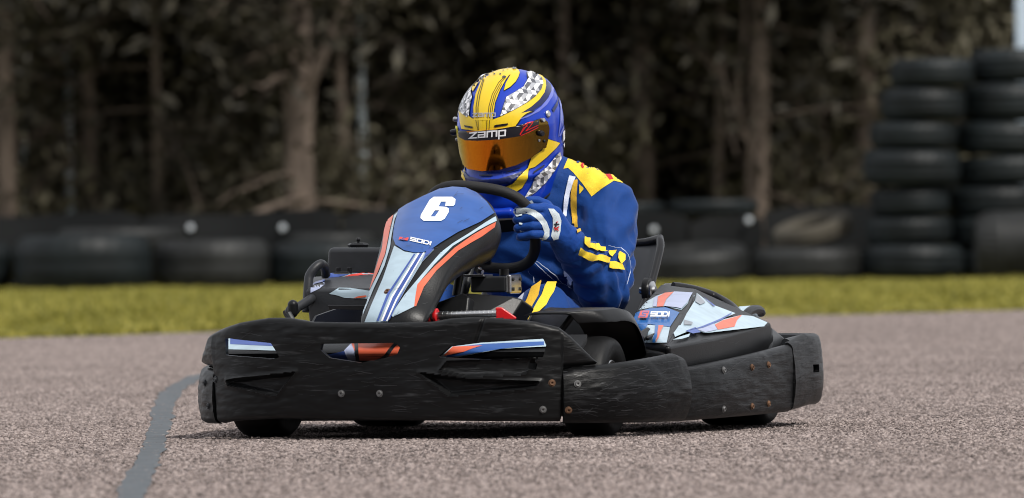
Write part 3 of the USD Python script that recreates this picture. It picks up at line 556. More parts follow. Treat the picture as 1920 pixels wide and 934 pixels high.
def ribbon(plan, zt, zb, n, nz=26, th=0.018, bulge=0.018, dents=0.004, seed=1, shape=None):
    """A moulded plastic wall along a plan curve: rounded top and bottom edges, dented face. Returns the closed mesh."""
    C = spline(np.array([(x, y, 0) for x, y in plan]), n)[:, :2]; T = np.gradient(C, axis=0); T /= np.linalg.norm(T, axis=1, keepdims=True)
    N = np.stack([T[:, 1], -T[:, 0]], 1); out = np.zeros((n, nz, 3)); inn = np.zeros((n, nz, 3)); s = np.linspace(0, 1, nz)
    s = 0.5 - 0.5 * np.cos(np.pi * s) * (0.5 + 0.5 * np.abs(np.cos(np.pi * s)) ** 0.3) if False else s
    for i in range(n):
        z0, z1 = zb(C[i], i / (n - 1)), zt(C[i], i / (n - 1)); z = z0 + (z1 - z0) * s
        e = np.minimum(z - z0, z1 - z); rnd = 0.013; q = np.clip(1 - e / rnd, 0, 1); o = bulge * np.sin(np.pi * s) ** 0.7 - 0.009 * q ** 2.2
        P = np.c_[C[i][0] + N[i][0] * o, C[i][1] + N[i][1] * o, z]; out[i] = P
        inn[i] = np.c_[P[:, :2] - N[i] * th * (1 - 0.5 * q[:, None]), z]
    sh = out.reshape(-1, 3); d = (meshkit.fbm(sh * [7, 7, 9], 4, seed) - 0.5) * 2 * dents + (meshkit.fbm(sh * [22, 22, 90], 3, seed + 9) - 0.5) * dents * 0.55
    if shape is not None: d = d + shape(sh)
    out[:, :, :2] += d.reshape(n, nz, 1) * N[:, None, :]
    return solid(out, inn)
# front bumper
F_PLAN = [(-.574, -.14), (-.552, -.176), (-.49, -.245), (-.38, -.30), (-.2, -.325), (0, -.332), (.2, -.325), (.38, -.30), (.462, -.258), (.50, -.232), (.533, -.200)]
def bz(c, u): return float(np.interp(c[0], [-.60, -.513, -.499, -.42, -.3, 0, .457, .463, .60], [.197, .190, .046, .053, .058, .053, .047, .186, .194]))
def bt(c, u): return float(np.interp(c[0], [-.58, -.562, -.535, -.50, -.42, -.33, -.27, -.2, 0, .13, .18, .24, .29, .40, .455, .48, .50, .533], [.205, .235, .275, .287, .306, .318, .318, .307, .303, .305, .313, .316, .314, .303, .288, .266, .244, .202]))
def front_poly(pts, b=-.315): return Polygon([tuple(kb(x, y, b)[[0, 2]]) for x, y in pts])
rec1 = front_poly([(420, 713), (566, 697), (526, 742), (425, 722)], -.29); rec2 = front_poly([(792, 698), (890, 712), (1008, 715), (1000, 728), (846, 742)], -.315)
rec3 = front_poly([(845, 676), (1005, 672), (985, 702), (880, 706), (830, 694)], -.31)
def front_shape(P):
    d = np.zeros(len(P))
    for g, dep in ((rec1, .018), (rec2, .018), (rec3, .007)):
        pts = shapely.points(P[:, 0], P[:, 2]); dist = shapely.distance(pts, g.exterior); ins = shapely.contains_xy(g, P[:, 0], P[:, 2])
        d -= dep * np.where(ins, np.clip(dist / 0.008, 0, 1), 0) - 0.004 * np.where(~ins, np.exp(-(dist / 0.006) ** 2), 0)
    d -= 0.007 * np.exp(-((P[:, 0] - (.265 + (P[:, 2] - .3) * .35)) / 0.005) ** 2) * (P[:, 2] > .235)       # moulded seam
    return d
fb = ribbon(F_PLAN, bt, bz, 520, 72, bulge=0.007, dents=0.0055, seed=3, shape=front_shape)
def prism(g, b0, b1):
    t = trimesh.creation.extrude_polygon(g, b1 - b0, engine='earcut'); v = t.vertices; t.vertices = np.c_[v[:, 0], b0 + v[:, 2], v[:, 1]]
    if t.volume < 0: t.invert()
    return t
slots = [([(424, 636), (520, 645), (536, 668), (528, 670), (425, 664)], -.27), ([(606, 647), (744, 645), (750, 652), (746, 662), (725, 669), (680, 678), (620, 669), (604, 655)], -.325), ([(830, 668), (848, 652), (900, 645), (1010, 638), (1014, 648), (1010, 668), (920, 672)], -.315), ([(990, 678), (996, 671), (1002, 684), (1000, 692), (989, 691)], -.31)]
fbm_ = toM(fb)
for pts, b in slots: fbm_ = fbm_ - toM(prism(front_poly(pts, b).buffer(0.003).buffer(0), -.5, 0.05))
fb = fromM(fbm_); bumper = kobj('front_bumper', fb, 'bumper_black')
# corner pieces and side walls
ct = lambda c, u: float(np.interp(u, [0, .06, .25, .9, 1], [.176, .184, .190, .213, .205]))
CORNER = [(.463, -.2625), (.52, -.222), (.575, -.155), (.622, -.05), (.648, .06), (.656, .125)]
cn = ribbon(CORNER, ct, lambda c, u: .042 - .006 * u, 150, 40, dents=0.0065, bulge=0.022, seed=8)
corner = kobj('bumper_corner', cn, 'bumper_worn')
cn2 = ribbon([(-.635, .09), (-.625, 0), (-.605, -.08), (-.562, -.165), (-.506, -.232)], lambda c, u: .196 - .012 * u, lambda c, u: .043, 110, 40, dents=0.0065, bulge=0.012, seed=12); corner2 = kobj('bumper_corner', cn2, 'bumper_worn')
SIDE = [(.640, .128), (.668, .25), (.70, .45), (.722, .70), (.728, .80)]
sd = ribbon(SIDE, lambda c, u: float(np.interp(u, [0, .1, .5, 1], [.168, .176, .196, .222])), lambda c, u: .036 + .008 * u, 170, 40, dents=0.004, bulge=0.008, seed=15)
side = kobj('side_bumper', sd, 'bumper_worn'); kobj('side_bumper', mirror(sd), 'bumper_worn')
REAR = [(.7295, .8035), (.728, .93), (.725, 1.04), (.695, 1.12), (.60, 1.175), (.3, 1.21), (0, 1.215), (-.3, 1.21), (-.60, 1.175), (-.695, 1.12), (-.725, 1.04), (-.728, .93), (-.7295, .8035)]
rr = ribbon(REAR, lambda c, u: .228 + .02 * min(1, abs(min(u, 1 - u)) * 14), lambda c, u: .046 + .012 * min(1, min(u, 1 - u) * 12), 420, 40, dents=0.004, bulge=0.012, seed=18)
hl = kb(1500, 703, .95); rr = fromM(toM(rr) - toM(rbox((.725, .985, .155), (.2, .055, .022), .003)))
rear = kobj('rear_bumper', rr, 'bumper_worn')
# inner lip of the rear bumper and its stays
lip = tube(spline(np.array([(.705, .83, .225), (.705, 1.02, .235), (.67, 1.09, .236), (.5, 1.14, .236), (0, 1.16, .236), (-.5, 1.14, .236), (-.67, 1.09, .236), (-.705, 1.02, .235), (-.705, .83, .225)]), 60), 0.013, 10); kobj('rear_rail', lip, 'chassis_paint')
# bolts: a washer, a head and a socket, on whatever they hold
def bolt_at(tg, px, py, m, parent=kart, r=0.0075):
    P, N, ok = tg.hit([(px, py)])
    if not ok[0]: return
    n = N[0]; s = cyl((0, 0, -.004), (0, 0, .0015), r * 1.25, 16); h = lathe([(0, .0005), (r * .35, .0005), (r * .42, .0045), (r * .8, .0048), (r, .002), (r, -.002)], 14); t = cat_([s, h])
    z = n; x = np.cross(z, [0.3, 0.2, 1.0]); x /= np.linalg.norm(x); y = np.cross(z, x); t.vertices = t.vertices @ np.array([x, y, z]) + P[0]
    b = kobj('bolt', t, m, parent); hd = cyl((0, 0, .0006), (0, 0, .0012), r * .36, 10); hd.vertices = hd.vertices @ np.array([x, y, z]) + P[0] + n * 0.0002; return b
tb = Target(fb); tcn = Target(cn); tsd = Target(sd); trr = Target(rr); tcn2 = Target(cn2)
for px, py, m in ((640, 738, 'grey_bolt'), (712, 738, 'grey_bolt'), (1035, 718, 'rusty_bolt'), (1018, 768, 'grey_bolt'), (404, 712, 'chassis_paint')): bolt_at(tb, px, py, m)
for px, py, m in ((1083, 720, 'grey_bolt'), (1066, 769, 'rusty_bolt')): bolt_at(tcn, px, py, m)
for px, py, m in ((1269, 697, 'grey_bolt'), (1268, 772, 'rusty_bolt'), (1357, 694, 'grey_bolt'), (1357, 767, 'grey_bolt'), (1410, 689, 'rusty_bolt'), (1410, 762, 'rusty_bolt'), (1441, 684, 'rusty_bolt'), (1441, 757, 'rusty_bolt')): bolt_at(tsd, px, py, m)
for px, py in ((384, 718), (391, 762)): bolt_at(tcn2, px, py, 'chassis_paint')

def scratches(tg, n, box, seed, m, lo=8, hi=55, w=(.18, .5)):
    r = np.random.default_rng(seed); L = []
    for _ in range(n):
        x, y = r.uniform(box[0], box[2]), r.uniform(box[1], box[3]); a = r.normal(-.05, .22); l = r.uniform(lo, hi) * r.uniform(.4, 1); c = r.normal(0, .12)
        L.append(LineString([(x, y), (x + l * .5 * math.cos(a), y + l * .5 * math.sin(a)), (x + l * .5 * math.cos(a) + l * .5 * math.cos(a + c), y + l * .5 * math.sin(a) + l * .5 * math.sin(a + c))]).buffer(r.uniform(*w)))
    t = decal(tg, L, .0008, 12.0); o = kobj('scratches', t, m, smooth=True); tag(o, kind='stuff')
plain('scratch_grey', (0.045, 0.046, 0.049), 0.5); plain('scratch_dark', (0.020, 0.020, 0.022), 0.4)
scratches(tb, 70, (375, 605, 1090, 780), 1, 'scratch_dark'); scratches(tb, 26, (375, 605, 1090, 780), 2, 'scratch_grey', w=(.15, .32))
scratches(tcn, 60, (1045, 680, 1250, 785), 3, 'scratch_dark'); scratches(tcn, 40, (1050, 690, 1245, 780), 4, 'scratch_grey', 6, 34, (.15, .4)); scratches(tsd, 50, (1255, 660, 1445, 785), 5, 'scratch_dark'); scratches(tsd, 26, (1255, 660, 1445, 785), 6, 'scratch_grey', 6, 40, (.15, .4)); scratches(trr, 20, (1450, 650, 1530, 765), 7, 'scratch_grey', 6, 40, (.15, .4))
# wheels
def wheel(a, b, R, W, steer=0.0, rear=False):
    h = W / 2; sgn = 1 if a > 0 else -1
    prof = [(R * .50, -h * .70), (R * .54, -h * .86), (R * .70, -h * 1.0), (R * .83, -h * 1.0), (R * .905, -h * .94), (R * .952, -h * .80), (R * .985, -h * .52), (R * 1.0, 0), (R * .985, h * .52), (R * .952, h * .80), (R * .905, h * .94), (R * .83, h * 1.0), (R * .70, h * 1.0), (R * .54, h * .86), (R * .50, h * .70)]
    w = thing_part('wheel', None); c = np.array([a, b, R - 0.002])
    def pl(t):
        t = t.copy(); cs, sn = math.cos(steer), math.sin(steer); v = t.vertices; t.vertices = np.c_[v[:, 0] * cs - v[:, 1] * sn, v[:, 0] * sn + v[:, 1] * cs, v[:, 2]] + c; return t
    t = lathe(spline(np.array([(x, y, 0) for x, y in prof]), 44)[:, :2].tolist() + [prof[0]], 72, 'x'); obj('tyre', pl(t), 'kart_rubber', w, 40)
    rm = lathe([(R * .50, -h * .72), (R * .53, -h * .80), (R * .50, -h * .84), (R * .47, -h * .74), (R * .44, -h * .2), (R * .30, -h * .05), (R * .30, h * .05), (R * .44, h * .2), (R * .47, h * .74), (R * .50, h * .84), (R * .53, h * .80), (R * .50, h * .72), (R * .50, -h * .72)], 40, 'x'); obj('rim', pl(rm), 'steel', w, 40)
    hub = cat_([cyl((-h * .25, 0, 0), (h * .25, 0, 0), R * .31, 24), cyl((sgn * h * .2, 0, 0), (sgn * h * .72, 0, 0), R * .12, 16)]); obj('hub', pl(hub), 'grey_plastic', w)
    for k in range(3 if not rear else 3):
        an = k * 2.094 + .4; q = np.array([0, math.cos(an), math.sin(an)]) * R * .23; obj('wheel_nut', pl(cyl(q + [sgn * h * .2, 0, 0], q + [sgn * h * .38, 0, 0], R * .055, 6)), 'steel', w)
def thing_part(name, parent):
    pp = str(kart.GetPath()) if parent is None else str(parent.GetPath()); return UsdGeom.Xform.Define(stage, pp + '/' + numbered(pp, name)).GetPrim()
wheel(-.453, 0.0, .130, .128, -.05); wheel(.454, 0.0, .132, .120, .04); wheel(-.50, 1.02, .138, .19, 0, True); wheel(.505, 1.02, .138, .19, 0, True)
# chassis
kobj('floor_tray', rbox((0, .22, .052), (.56, .86, .006), .002), 'chassis_paint')
for s in (-1, 1):
    kobj('chassis_rail', tube(spline(np.array([(s * .18, -.27, .10), (s * .27, -.2, .07), (s * .30, .1, .065), (s * .30, .5, .065), (s * .34, .8, .075), (s * .34, 1.05, .08)]), 30), .016, 12), 'chassis_paint')
    kobj('stub_axle', cyl((s * .33, 0, .128), (s * .47, 0, .128), .013), 'steel'); kobj('tie_rod', cyl((s * .05, .10, .11), (s * .37, .06, .13), .007), 'steel')
    kobj('bumper_stay', tube([(s * .2, -.3, .15), (s * .2, -.2, .13), (s * .2, -.05, .08)], .011, 10), 'chassis_paint')
kobj('front_cross_tube', cyl((-.34, 0, .085), (.34, 0, .085), .015), 'chassis_paint'); kobj('rear_axle', cyl((-.58, 1.02, .136), (.58, 1.02, .136), .02), 'steel')
kobj('brake_disc', lathe([(.03, -.004), (.095, -.004), (.095, .004), (.03, .004), (.03, -.004)], 40, 'x').apply_translation((-.17, 1.02, .136)), 'steel'); kobj('sprocket', lathe([(.03, -.003), (.10, -.003), (.10, .003), (.03, .003), (.03, -.003)], 40, 'x').apply_translation((-.30, 1.02, .136)), 'grey_plastic')
# painted front spoiler seen through the slots of the bumper
def spo(a): return -.262 + .105 * (abs(a) / .5) ** 2.2
g0, g1 = [], []
for a in np.linspace(-.53, .475, 44):
    b0 = spo(a); dd = float(np.interp(abs(a), [.28, .37], [.16, .062])); zt_ = .236 - .010 * abs(a); g0.append([(a, b0 + dd, zt_ + .035), (a, b0 + .045, zt_ + .022), (a, b0 + .006, zt_), (a, b0, zt_ - .008), (a, b0 + .004, zt_ - .020), (a, b0 + .05, zt_ - .03)]); g1.append([(a, b0 + dd, zt_ + .02), (a, b0 + .055, zt_ + .01), (a, b0 + .02, zt_ - .005), (a, b0 + .02, zt_ - .010), (a, b0 + .02, zt_ - .018), (a, b0 + .052, zt_ - .038)])
sp = solid(np.array(g0), np.array(g1)); spoiler = kobj('front_spoiler', sp, 'black_plastic'); tsp = Target(sp)
def separate(polys):
    return [[p] for p in polys] if isinstance(polys, list) and len(polys) <= 12 and not np.isscalar(polys[0]) and (hasattr(polys[0], 'geom_type') or not np.isscalar(polys[0][0])) else [polys]
def stick(tg, parent, items):
    for k, (polys, m) in enumerate(items):
        for g in separate(polys):
            t = decal(tg, g, 0.0009 + 0.0005 * k)
            if len(t.faces): obj('sticker', t, m, parent, smooth=True)
stick(tsp, spoiler, [([(415, 625), (560, 625), (560, 659), (415, 655)], 'sticker_pale'), ([(432, 625), (520, 625), (520, 650), (432, 646)], 'sticker_deep'), ([(608, 666), (652, 658), (668, 685), (620, 690)], 'sticker_deep'), ([(646, 658), (664, 640), (672, 690), (656, 680)], 'sticker_lilac'), ([(654, 636), (764, 636), (764, 676), (690, 690), (668, 685), (666, 660)], 'sticker_orange'), ([(664, 640), (671, 640), (676, 690), (669, 690)], 'sticker_black'), ([(748, 636), (722, 664), (700, 676), (700, 681), (726, 669), (753, 640)], 'sticker_black'), ([(820, 640), (1030, 630), (1030, 652), (940, 656), (820, 672)], 'sticker_pale'), ([(850, 654), (905, 648), (1020, 643), (1020, 650), (940, 656), (835, 668)], 'sticker_blue'), ([(832, 665), (850, 653), (905, 651), (870, 660)], 'sticker_orange')])

# nose panel: a shield-shaped moulding from the bumper up to the steering wheel
ROWS = np.array([  # back, up, half-width, bulge, skirt
    (-.262, .285, .078, .024, .022), (-.254, .306, .083, .028, .028), (-.19, .36, .089, .034, .038), (-.10, .444, .101, .040, .055), (.016, .508, .127, .046, .078), (.075, .540, .141, .046, .098), (.115, .562, .147, .044, .105), (.152, .594, .128, .036, .100), (.190, .622, .088, .024, .085), (.217, .640, .053, .012, .07), (.232, .648, .010, .004, .06)])
RW = spline(ROWS, 90); us = np.linspace(-1, 1, 61); top, bot = [], []
d = np.gradient(RW[:, :2], axis=0); d /= np.linalg.norm(d, axis=1, keepdims=True); nb, nz_ = -d[:, 1], d[:, 0]
for i, (b, z, w, h, sk) in enumerate(RW):
    row = []
    for u in us:
        hh = h * (1 - abs(u) ** 2.6); row.append((u * (w + .004) - .004, b + nb[i] * hh, z + nz_[i] * hh))
    k = np.linspace(0, 1, 9)[1:]; sl = lambda s: [(-.004 + s * (w + .004) * (1 + .05 * math.sin(q * 3.1) - 0.16 * q * q), b - nb[i] * sk * q + .0, z - nz_[i] * sk * q) for q in k]
    full = sl(-1)[::-1] + row + sl(1); top.append(full); full = np.array(full); c = np.array([0, b, z]) + np.array([0, -nb[i], -nz_[i]]) * sk * .6
    dv = c - full; L = np.linalg.norm(dv, axis=1, keepdims=True); bot.append(full + dv / np.maximum(L, 1e-6) * np.minimum(.006, L * .4))
nose = solid(np.array(top), np.array(bot)); nose_o = kobj('nose_panel', nose, 'black_plastic', smooth=50); tn = Target(nose)
zo = lambda pts: Z(pts, 540, 320, 2.919)
pale = zo([(582, 412), (640, 445), (740, 455), (800, 432), (735, 500), (650, 640), (545, 830), (420, 830), (455, 740), (520, 590)])
cb = zo([(600, 250), (608, 218), (650, 190), (740, 145), (830, 105), (900, 94), (970, 98), (1030, 125), (1085, 175), (1128, 235), (1050, 285), (930, 340), (840, 395), (790, 430), (740, 453), (690, 453), (635, 440), (592, 410), (578, 375), (584, 310)])
rs_p = zo([(1135, 252), (1140, 275), (1040, 328), (900, 415), (800, 515), (708, 625), (692, 745), (575, 802), (566, 790), (640, 680), (740, 560), (835, 450), (900, 400), (1000, 338), (1080, 285)])
rs_o = zo([(1135, 282), (1128, 310), (1060, 360), (930, 440), (810, 550), (742, 640), (712, 715), (700, 745), (690, 745), (697, 690), (708, 625), (800, 528), (910, 425), (1010, 355)])
ls_o = zo([(580, 245), (560, 330), (535, 460), (495, 560), (450, 655), (462, 610), (490, 520), (518, 430), (530, 330), (545, 275)])
ls_p = zo([(603, 228), (585, 270), (568, 360), (560, 420), (530, 520), (470, 650), (412, 790), (412, 735), (450, 655), (500, 555), (537, 455), (562, 325), (582, 246)])
blue_l = [zo([(760, 438), (800, 432), (735, 500)]), zo([(690, 462), (700, 461), (560, 680), (500, 825), (488, 825), (545, 680)]), zo([(715, 460), (748, 455), (700, 540), (600, 700), (545, 825), (515, 825), (570, 700)]), zo([(765, 448), (795, 436), (730, 505), (650, 640), (560, 815), (548, 825), (600, 715), (690, 570)])]
lines = [zo([(712, 458), (721, 458), (575, 700), (522, 825), (512, 825), (565, 700)]), zo([(740, 456), (748, 455), (600, 710), (548, 825), (540, 825), (592, 710)])]
six = Polygon(zo([(918, 165), (915, 192), (905, 203), (862, 203), (866, 178), (840, 178), (826, 205), (868, 208), (882, 218), (880, 236), (858, 272), (838, 284), (745, 284), (727, 268), (730, 250), (778, 168), (800, 152), (900, 152)]), [zo([(806, 226), (830, 226), (806, 260), (782, 260)])])
scr = []
for k in range(26):
    x, y = rng.uniform(560, 1080), rng.uniform(140, 700); a = rng.normal(-0.5, .5); L = rng.uniform(8, 40); scr.append(LineString([(540 + x / 2.919, 320 + y / 2.919), (540 + (x + L * math.cos(a)) / 2.919, 320 + (y + L * math.sin(a)) / 2.919)]).buffer(0.22))
stick(tn, nose_o, [(pale, 'sticker_pale'), (ls_p, 'sticker_pale'), (rs_p, 'sticker_pale'), (rs_o, 'sticker_orange'), (ls_o, 'sticker_orange'), (cb, 'sticker_blue'), (blue_l, 'sticker_deep'), (lines, 'sticker_white'),
    ([six], 'sticker_white'),
    ([word('SODI', (770.5, 454), (8.4, 1.9), (1.6, -5.6), .28, .38)], 'sticker_white'), ([Polygon([(749, 452.5), (751, 447.5), (767.5, 449), (765.5, 454.5)])], 'sticker_red'), ([LineString([(763, 449.5), (757, 449.2), (756, 451.3), (760, 452), (759, 454), (752, 452)]).buffer(.55)], 'sticker_blue'),
    (scr, 'sticker_black'), ([zo([(985, 640), (1075, 600)])] if False else [zo([(588, 790), (612, 765), (616, 770), (595, 796)])], 'sticker_pale')])
stick(tn, nose_o, [([zo([(985, 505 - 0), (986, 505), (986, 506)])], 'sticker_black')]) if False else None
bolt_at(tn, 726.5, 547, 'rusty_bolt', r=.0075)
P, N, ok = tn.hit([(921.5, 462)])
eye = ka(922, 460, .128)
kobj('nose_fixing', lathe([(0, -.004), (.008, -.004), (.009, 0), (.016, .002), (.017, -.003), (.017, -.01), (0, -.01)], 24, 'x').apply_translation(eye), 'steel')

# steering wheel
SC = np.array([0.0, .41, .545]); su = np.array([0, -.60, .80]); sr = np.array([1.0, 0, 0]); sn = np.array([0, .80, .60])
st = math.radians(-9); sr, su = sr * math.cos(st) + su * math.sin(st), su * math.cos(st) - sr * math.sin(st)
def rimp(t): c, s = math.cos(t), math.sin(t); e = 2 / 2.9; return SC + sr * .146 * np.sign(c) * abs(c) ** e + su * .134 * np.sign(s) * abs(s) ** e
swx = thing_part('steering_wheel', None)
obj('rim', tube([rimp(t) for t in np.linspace(0, 2 * np.pi, 73)[:-1]], .0145, 14, True), 'grip_black', swx, 60)
obj('hub', cat_([cyl(SC - sn * .03, SC + sn * .012, .038), cyl(SC + sn * .012, SC + sn * .018, .03)]), 'black_plastic', swx)
for t in (math.pi * 1.5, 0.15, math.pi - 0.15):
    e = rimp(t); dd = (e - SC) / np.linalg.norm(e - SC); w = np.cross(sn, dd) * .021; obj('spoke', solid(np.array([[SC + dd * .03 - w + sn * .004, SC + dd * .03 + w + sn * .004], [e - w * .8 + sn * .004, e + w * .8 + sn * .004]]), np.array([[SC + dd * .03 - w - sn * .004, SC + dd * .03 + w - sn * .004], [e - w * .8 - sn * .004, e + w * .8 - sn * .004]])), 'black_plastic', swx)
kobj('steering_column', cyl(SC - sn * .03, (0, .08, .12), .011), 'chassis_paint')
# steering support, clamp and brackets under the nose
kobj('support_strut', cyl(kb(862, 510, .17), kb(855, 555, .16), .011), 'black_plastic'); kobj('strut_cap', hb([kb(866, 505, .16), kb(874, 505, .16)], .013), 'black_plastic')
Rk = np.eye(3)
clamp = rbox((.085, .27, .395), (.10, .10, .042), .006); co = kobj('clamp_block', clamp, 'grey_plastic'); kobj('clamp_end', rbox((.142, .262, .395), (.014, .085, .05), .005), 'steel', co)
for q in ((.15, .235, .408), (.15, .235, .382), (.15, .29, .382), (.15, .29, .408)): kobj('screw', cyl(q, np.array(q) + [.003, 0, 0], .005, 10), 'chassis_paint', co)
kobj('rubber_foot', cyl((.12, .25, .417), (.12, .25, .435), .013), 'black_plastic', co); kobj('clamp_plate', rbox((.03, .24, .418), (.10, .07, .006), .002), 'steel', co)
kobj('link_nut', cat_([cyl(kb(893, 506, .18), kb(905, 510, .17), .006, 6), cyl(kb(897, 507, .178), kb(899, 508, .176), .010, 12)]), 'steel')
# black fuel guard moulding ahead of the driver's shins, with two lobes
gA = [kb(806, 603, .02), kb(816, 575, .03), kb(868, 556, .06), kb(876, 562, .05), kb(872, 605, .02)]; gB = [kb(878, 556, .10), kb(960, 562, .14), kb(975, 566, .15), kb(950, 605, .10), kb(880, 605, .04)]
kobj('shin_guard', hb(gA + [np.array(p) + [0, .08, -.02] for p in gA], .008), 'black_plastic'); kobj('shin_guard', hb(gB + [np.array(p) + [0, .08, -.02] for p in gB], .008), 'black_plastic')
# pedals: hoop with a bright roller between red brackets
p0, p1 = kb(806, 592, -.13), kb(932, 588, -.13)
ped = thing_part('brake_pedal', None)
obj('roller', cat_([cyl(p0 + [.01, 0, 0], p1, .0095, 20)] + [lathe([(.0095, -.001), (.0102, -.001), (.0102, .001), (.0095, .001), (.0095, -.001)], 20, 'x').apply_translation(p0 + (p1 - p0) * t) for t in np.linspace(.2, .95, 12)]), 'steel', ped)
for q in (p0, p0 + [.017, 0, 0]): obj('red_flange', lathe([(0, -.005), (.016, -.005), (.019, -.003), (.019, .003), (.016, .005), (0, .005)], 24, 'x').apply_translation(q), 'red_paint', ped)
obj('red_bracket', hb([p1 + [0, 0, .012], p1 + [0, 0, -.012], p1 + [.045, .01, -.012], p1 + [.012, 0, .012]], .004), 'red_paint', ped)
obj('arm', cyl(p1 + [.01, 0, -.01], (p1[0], -.02, .08), .008), 'chassis_paint', ped); obj('arm', cyl(p0 + [.0, 0, -.01], (p0[0], -.02, .08), .008), 'chassis_paint', ped)

# mudguards over the front wheels
def guard():
    g0, g1 = [], []
    for t in np.linspace(0, 1, 26):
        an = math.radians(np.interp(t, [0, .3, .62, 1], [124, 98, 55, -8])); R = np.interp(t, [0, .15, .3, .5, .62, 1], [.226, .206, .196, .200, .205, .215]); b = .035 - R * math.cos(an) * -1 * -1; b = .03 - R * math.cos(math.pi - an); z = .13 + R * math.sin(an)
        wi = np.interp(t, [0, .35, 1], [.300, .345, .385]); wo = np.interp(t, [0, .15, .5, 1], [.44, .50, .535, .53]); r0, r1 = [], []
        for u in np.linspace(0, 1, 12):
            a = wi + (wo - wi) * u; cr = .007 * (1 - (2 * u - 1) ** 6) - .022 * max(0, u - .9) / .1; s = np.array([math.cos(an) * -1 * -1, math.sin(an)]); bb = b + cr * -math.cos(math.pi - an); zz = z + cr * math.sin(an)
            r0.append((a, bb, zz)); r1.append((a, bb - .006 * -math.cos(math.pi - an), zz - .006 * math.sin(an)))
        g0.append(r0); g1.append(r1)
    return solid(np.array(g0), np.array(g1))
gd = guard(); kobj('mudguard', gd, 'black_plastic', smooth=50); gr = mirror(gd); gr.vertices = (gr.vertices - [0, .03, .13]) * [1, .9, .88] + [0, .03, .13]; kobj('mudguard', gr, 'black_plastic', smooth=50)
for s in (-1, 1):
    bb = np.linspace(-.085, .43, 12); zt = np.interp(bb, [-.085, -.05, .1, .43], [.29, .318, .335, .325]); up = np.stack([np.c_[np.full(12, .297 * s), bb, zt], np.c_[np.full(12, .297 * s), bb, np.full(12, .085)]], 1)
    kobj('mudguard_inner', solid(up, up + [.006 * s, 0, 0]), 'black_plastic')
for s in (-1, 1): kobj('mudguard_bracket', tube([(s * .34, .0, .15), (s * .345, .0, .25), (s * .40, .02, .325)], .009, 10), 'chassis_paint')

# seat: a moulded shell with rolled edge
SP = spline(np.array([(.42, .13, .15, .03), (.55, .075, .175, .07), (.70, .060, .195, .11), (.84, .075, .21, .17), (.95, .13, .222, .17), (1.03, .245, .230, .13), (1.09, .37, .235, .085), (1.125, .455, .232, .05), (1.145, .495, .22, .03)]), 60)
dv = np.gradient(SP[:, :2], axis=0); dv /= np.linalg.norm(dv, axis=1, keepdims=True); top, bot, rimL, rimR = [], [], [], []
SA = .035
for (b, z, w, h), (tb_, tz_) in zip(SP, dv):
    r0, r1 = [], []
    for u in np.linspace(-1, 1, 37):
        up = h * abs(u) ** 3; a = SA + w * math.sin(u * 1.45) / math.sin(1.45); r0.append((a, b - tz_ * up, z + tb_ * up)); r1.append((a * 1.0 + (.006 * u), b - tz_ * (up - .009), z + tb_ * (up - .009)))
    top.append(r0); bot.append(r1); rimL.append(r0[0]); rimR.append(r0[-1])
seat = thing_part('seat', None); obj('shell', solid(np.array(top), np.array(bot)), 'seat_black', seat, 50)
obj('rolled_edge', tube(np.vstack([np.array(rimL), spline(np.array([top[-1][0], top[-1][9], top[-1][18], top[-1][27], top[-1][36]]), 20)[1:-1], np.array(rimR)[::-1]]), .011, 12), 'black_gloss', seat, 60)
knob = ka(1226, 545, .285); obj('mount_bolt', cat_([cyl(knob - [.04, 0, 0], knob, .009), lathe([(0, .006), (.012, .006), (.014, 0), (.026, -.002), (.026, -.008), (0, -.008)], 24, 'x').apply_translation(knob)]), 'steel', seat)
obj('mount_washer', lathe([(.012, .004), (.034, .003), (.036, -.004), (.036, -.012), (.012, -.012), (.012, .004)], 28, 'x').apply_translation(knob - [.012, 0, 0]), 'black_plastic', seat)
kobj('seat_stay', cyl(knob, (.32, 1.02, .14), .011), 'chassis_paint')

# left side pod (towards the right of the picture)
def pod_pts():
    C = ka(1186, 606, .42); A = ka(1243, 541, .36); B = ka(1302, 549, .47); D = ka(1438, 611, .655); E = ka(1330, 641, .64); Fp = ka(1252, 655, .605); G = ka(1190, 648, .45)
    return C, A, B, D, E, Fp, G
C, A, B, D, E, Fp, G = pod_pts()
A2, B2 = A + [-.01, .08, -.01], ka(1385, 594, .50)
base = hb([(.33, .30, .10), (.60, .28, .10), (.33, .95, .10), (.655, .80, .10), (.62, .93, .10)] + [Fp + [-.012, 0, -.02], E + [-.006, .0, -.03], D + [-.002, .02, -.03], G + [-.04, 0, -.01], A2 + [-.03, .10, -.10], (.60, .96, .20)], .012)
kobj('side_pod_base', base, 'bumper_black', smooth=40)
pod = hb([C, A, B, D, E, Fp, G, A2, B2] + [p + [0, .02, -.06] for p in (C, G, Fp, E, D)] + [A2 + [-.02, .1, -.1]], .010); podo = kobj('side_pod', pod, 'black_plastic', smooth=28); tp = Target(pod)
zp = lambda pts: Z(pts, 1170, 440, 4.245)
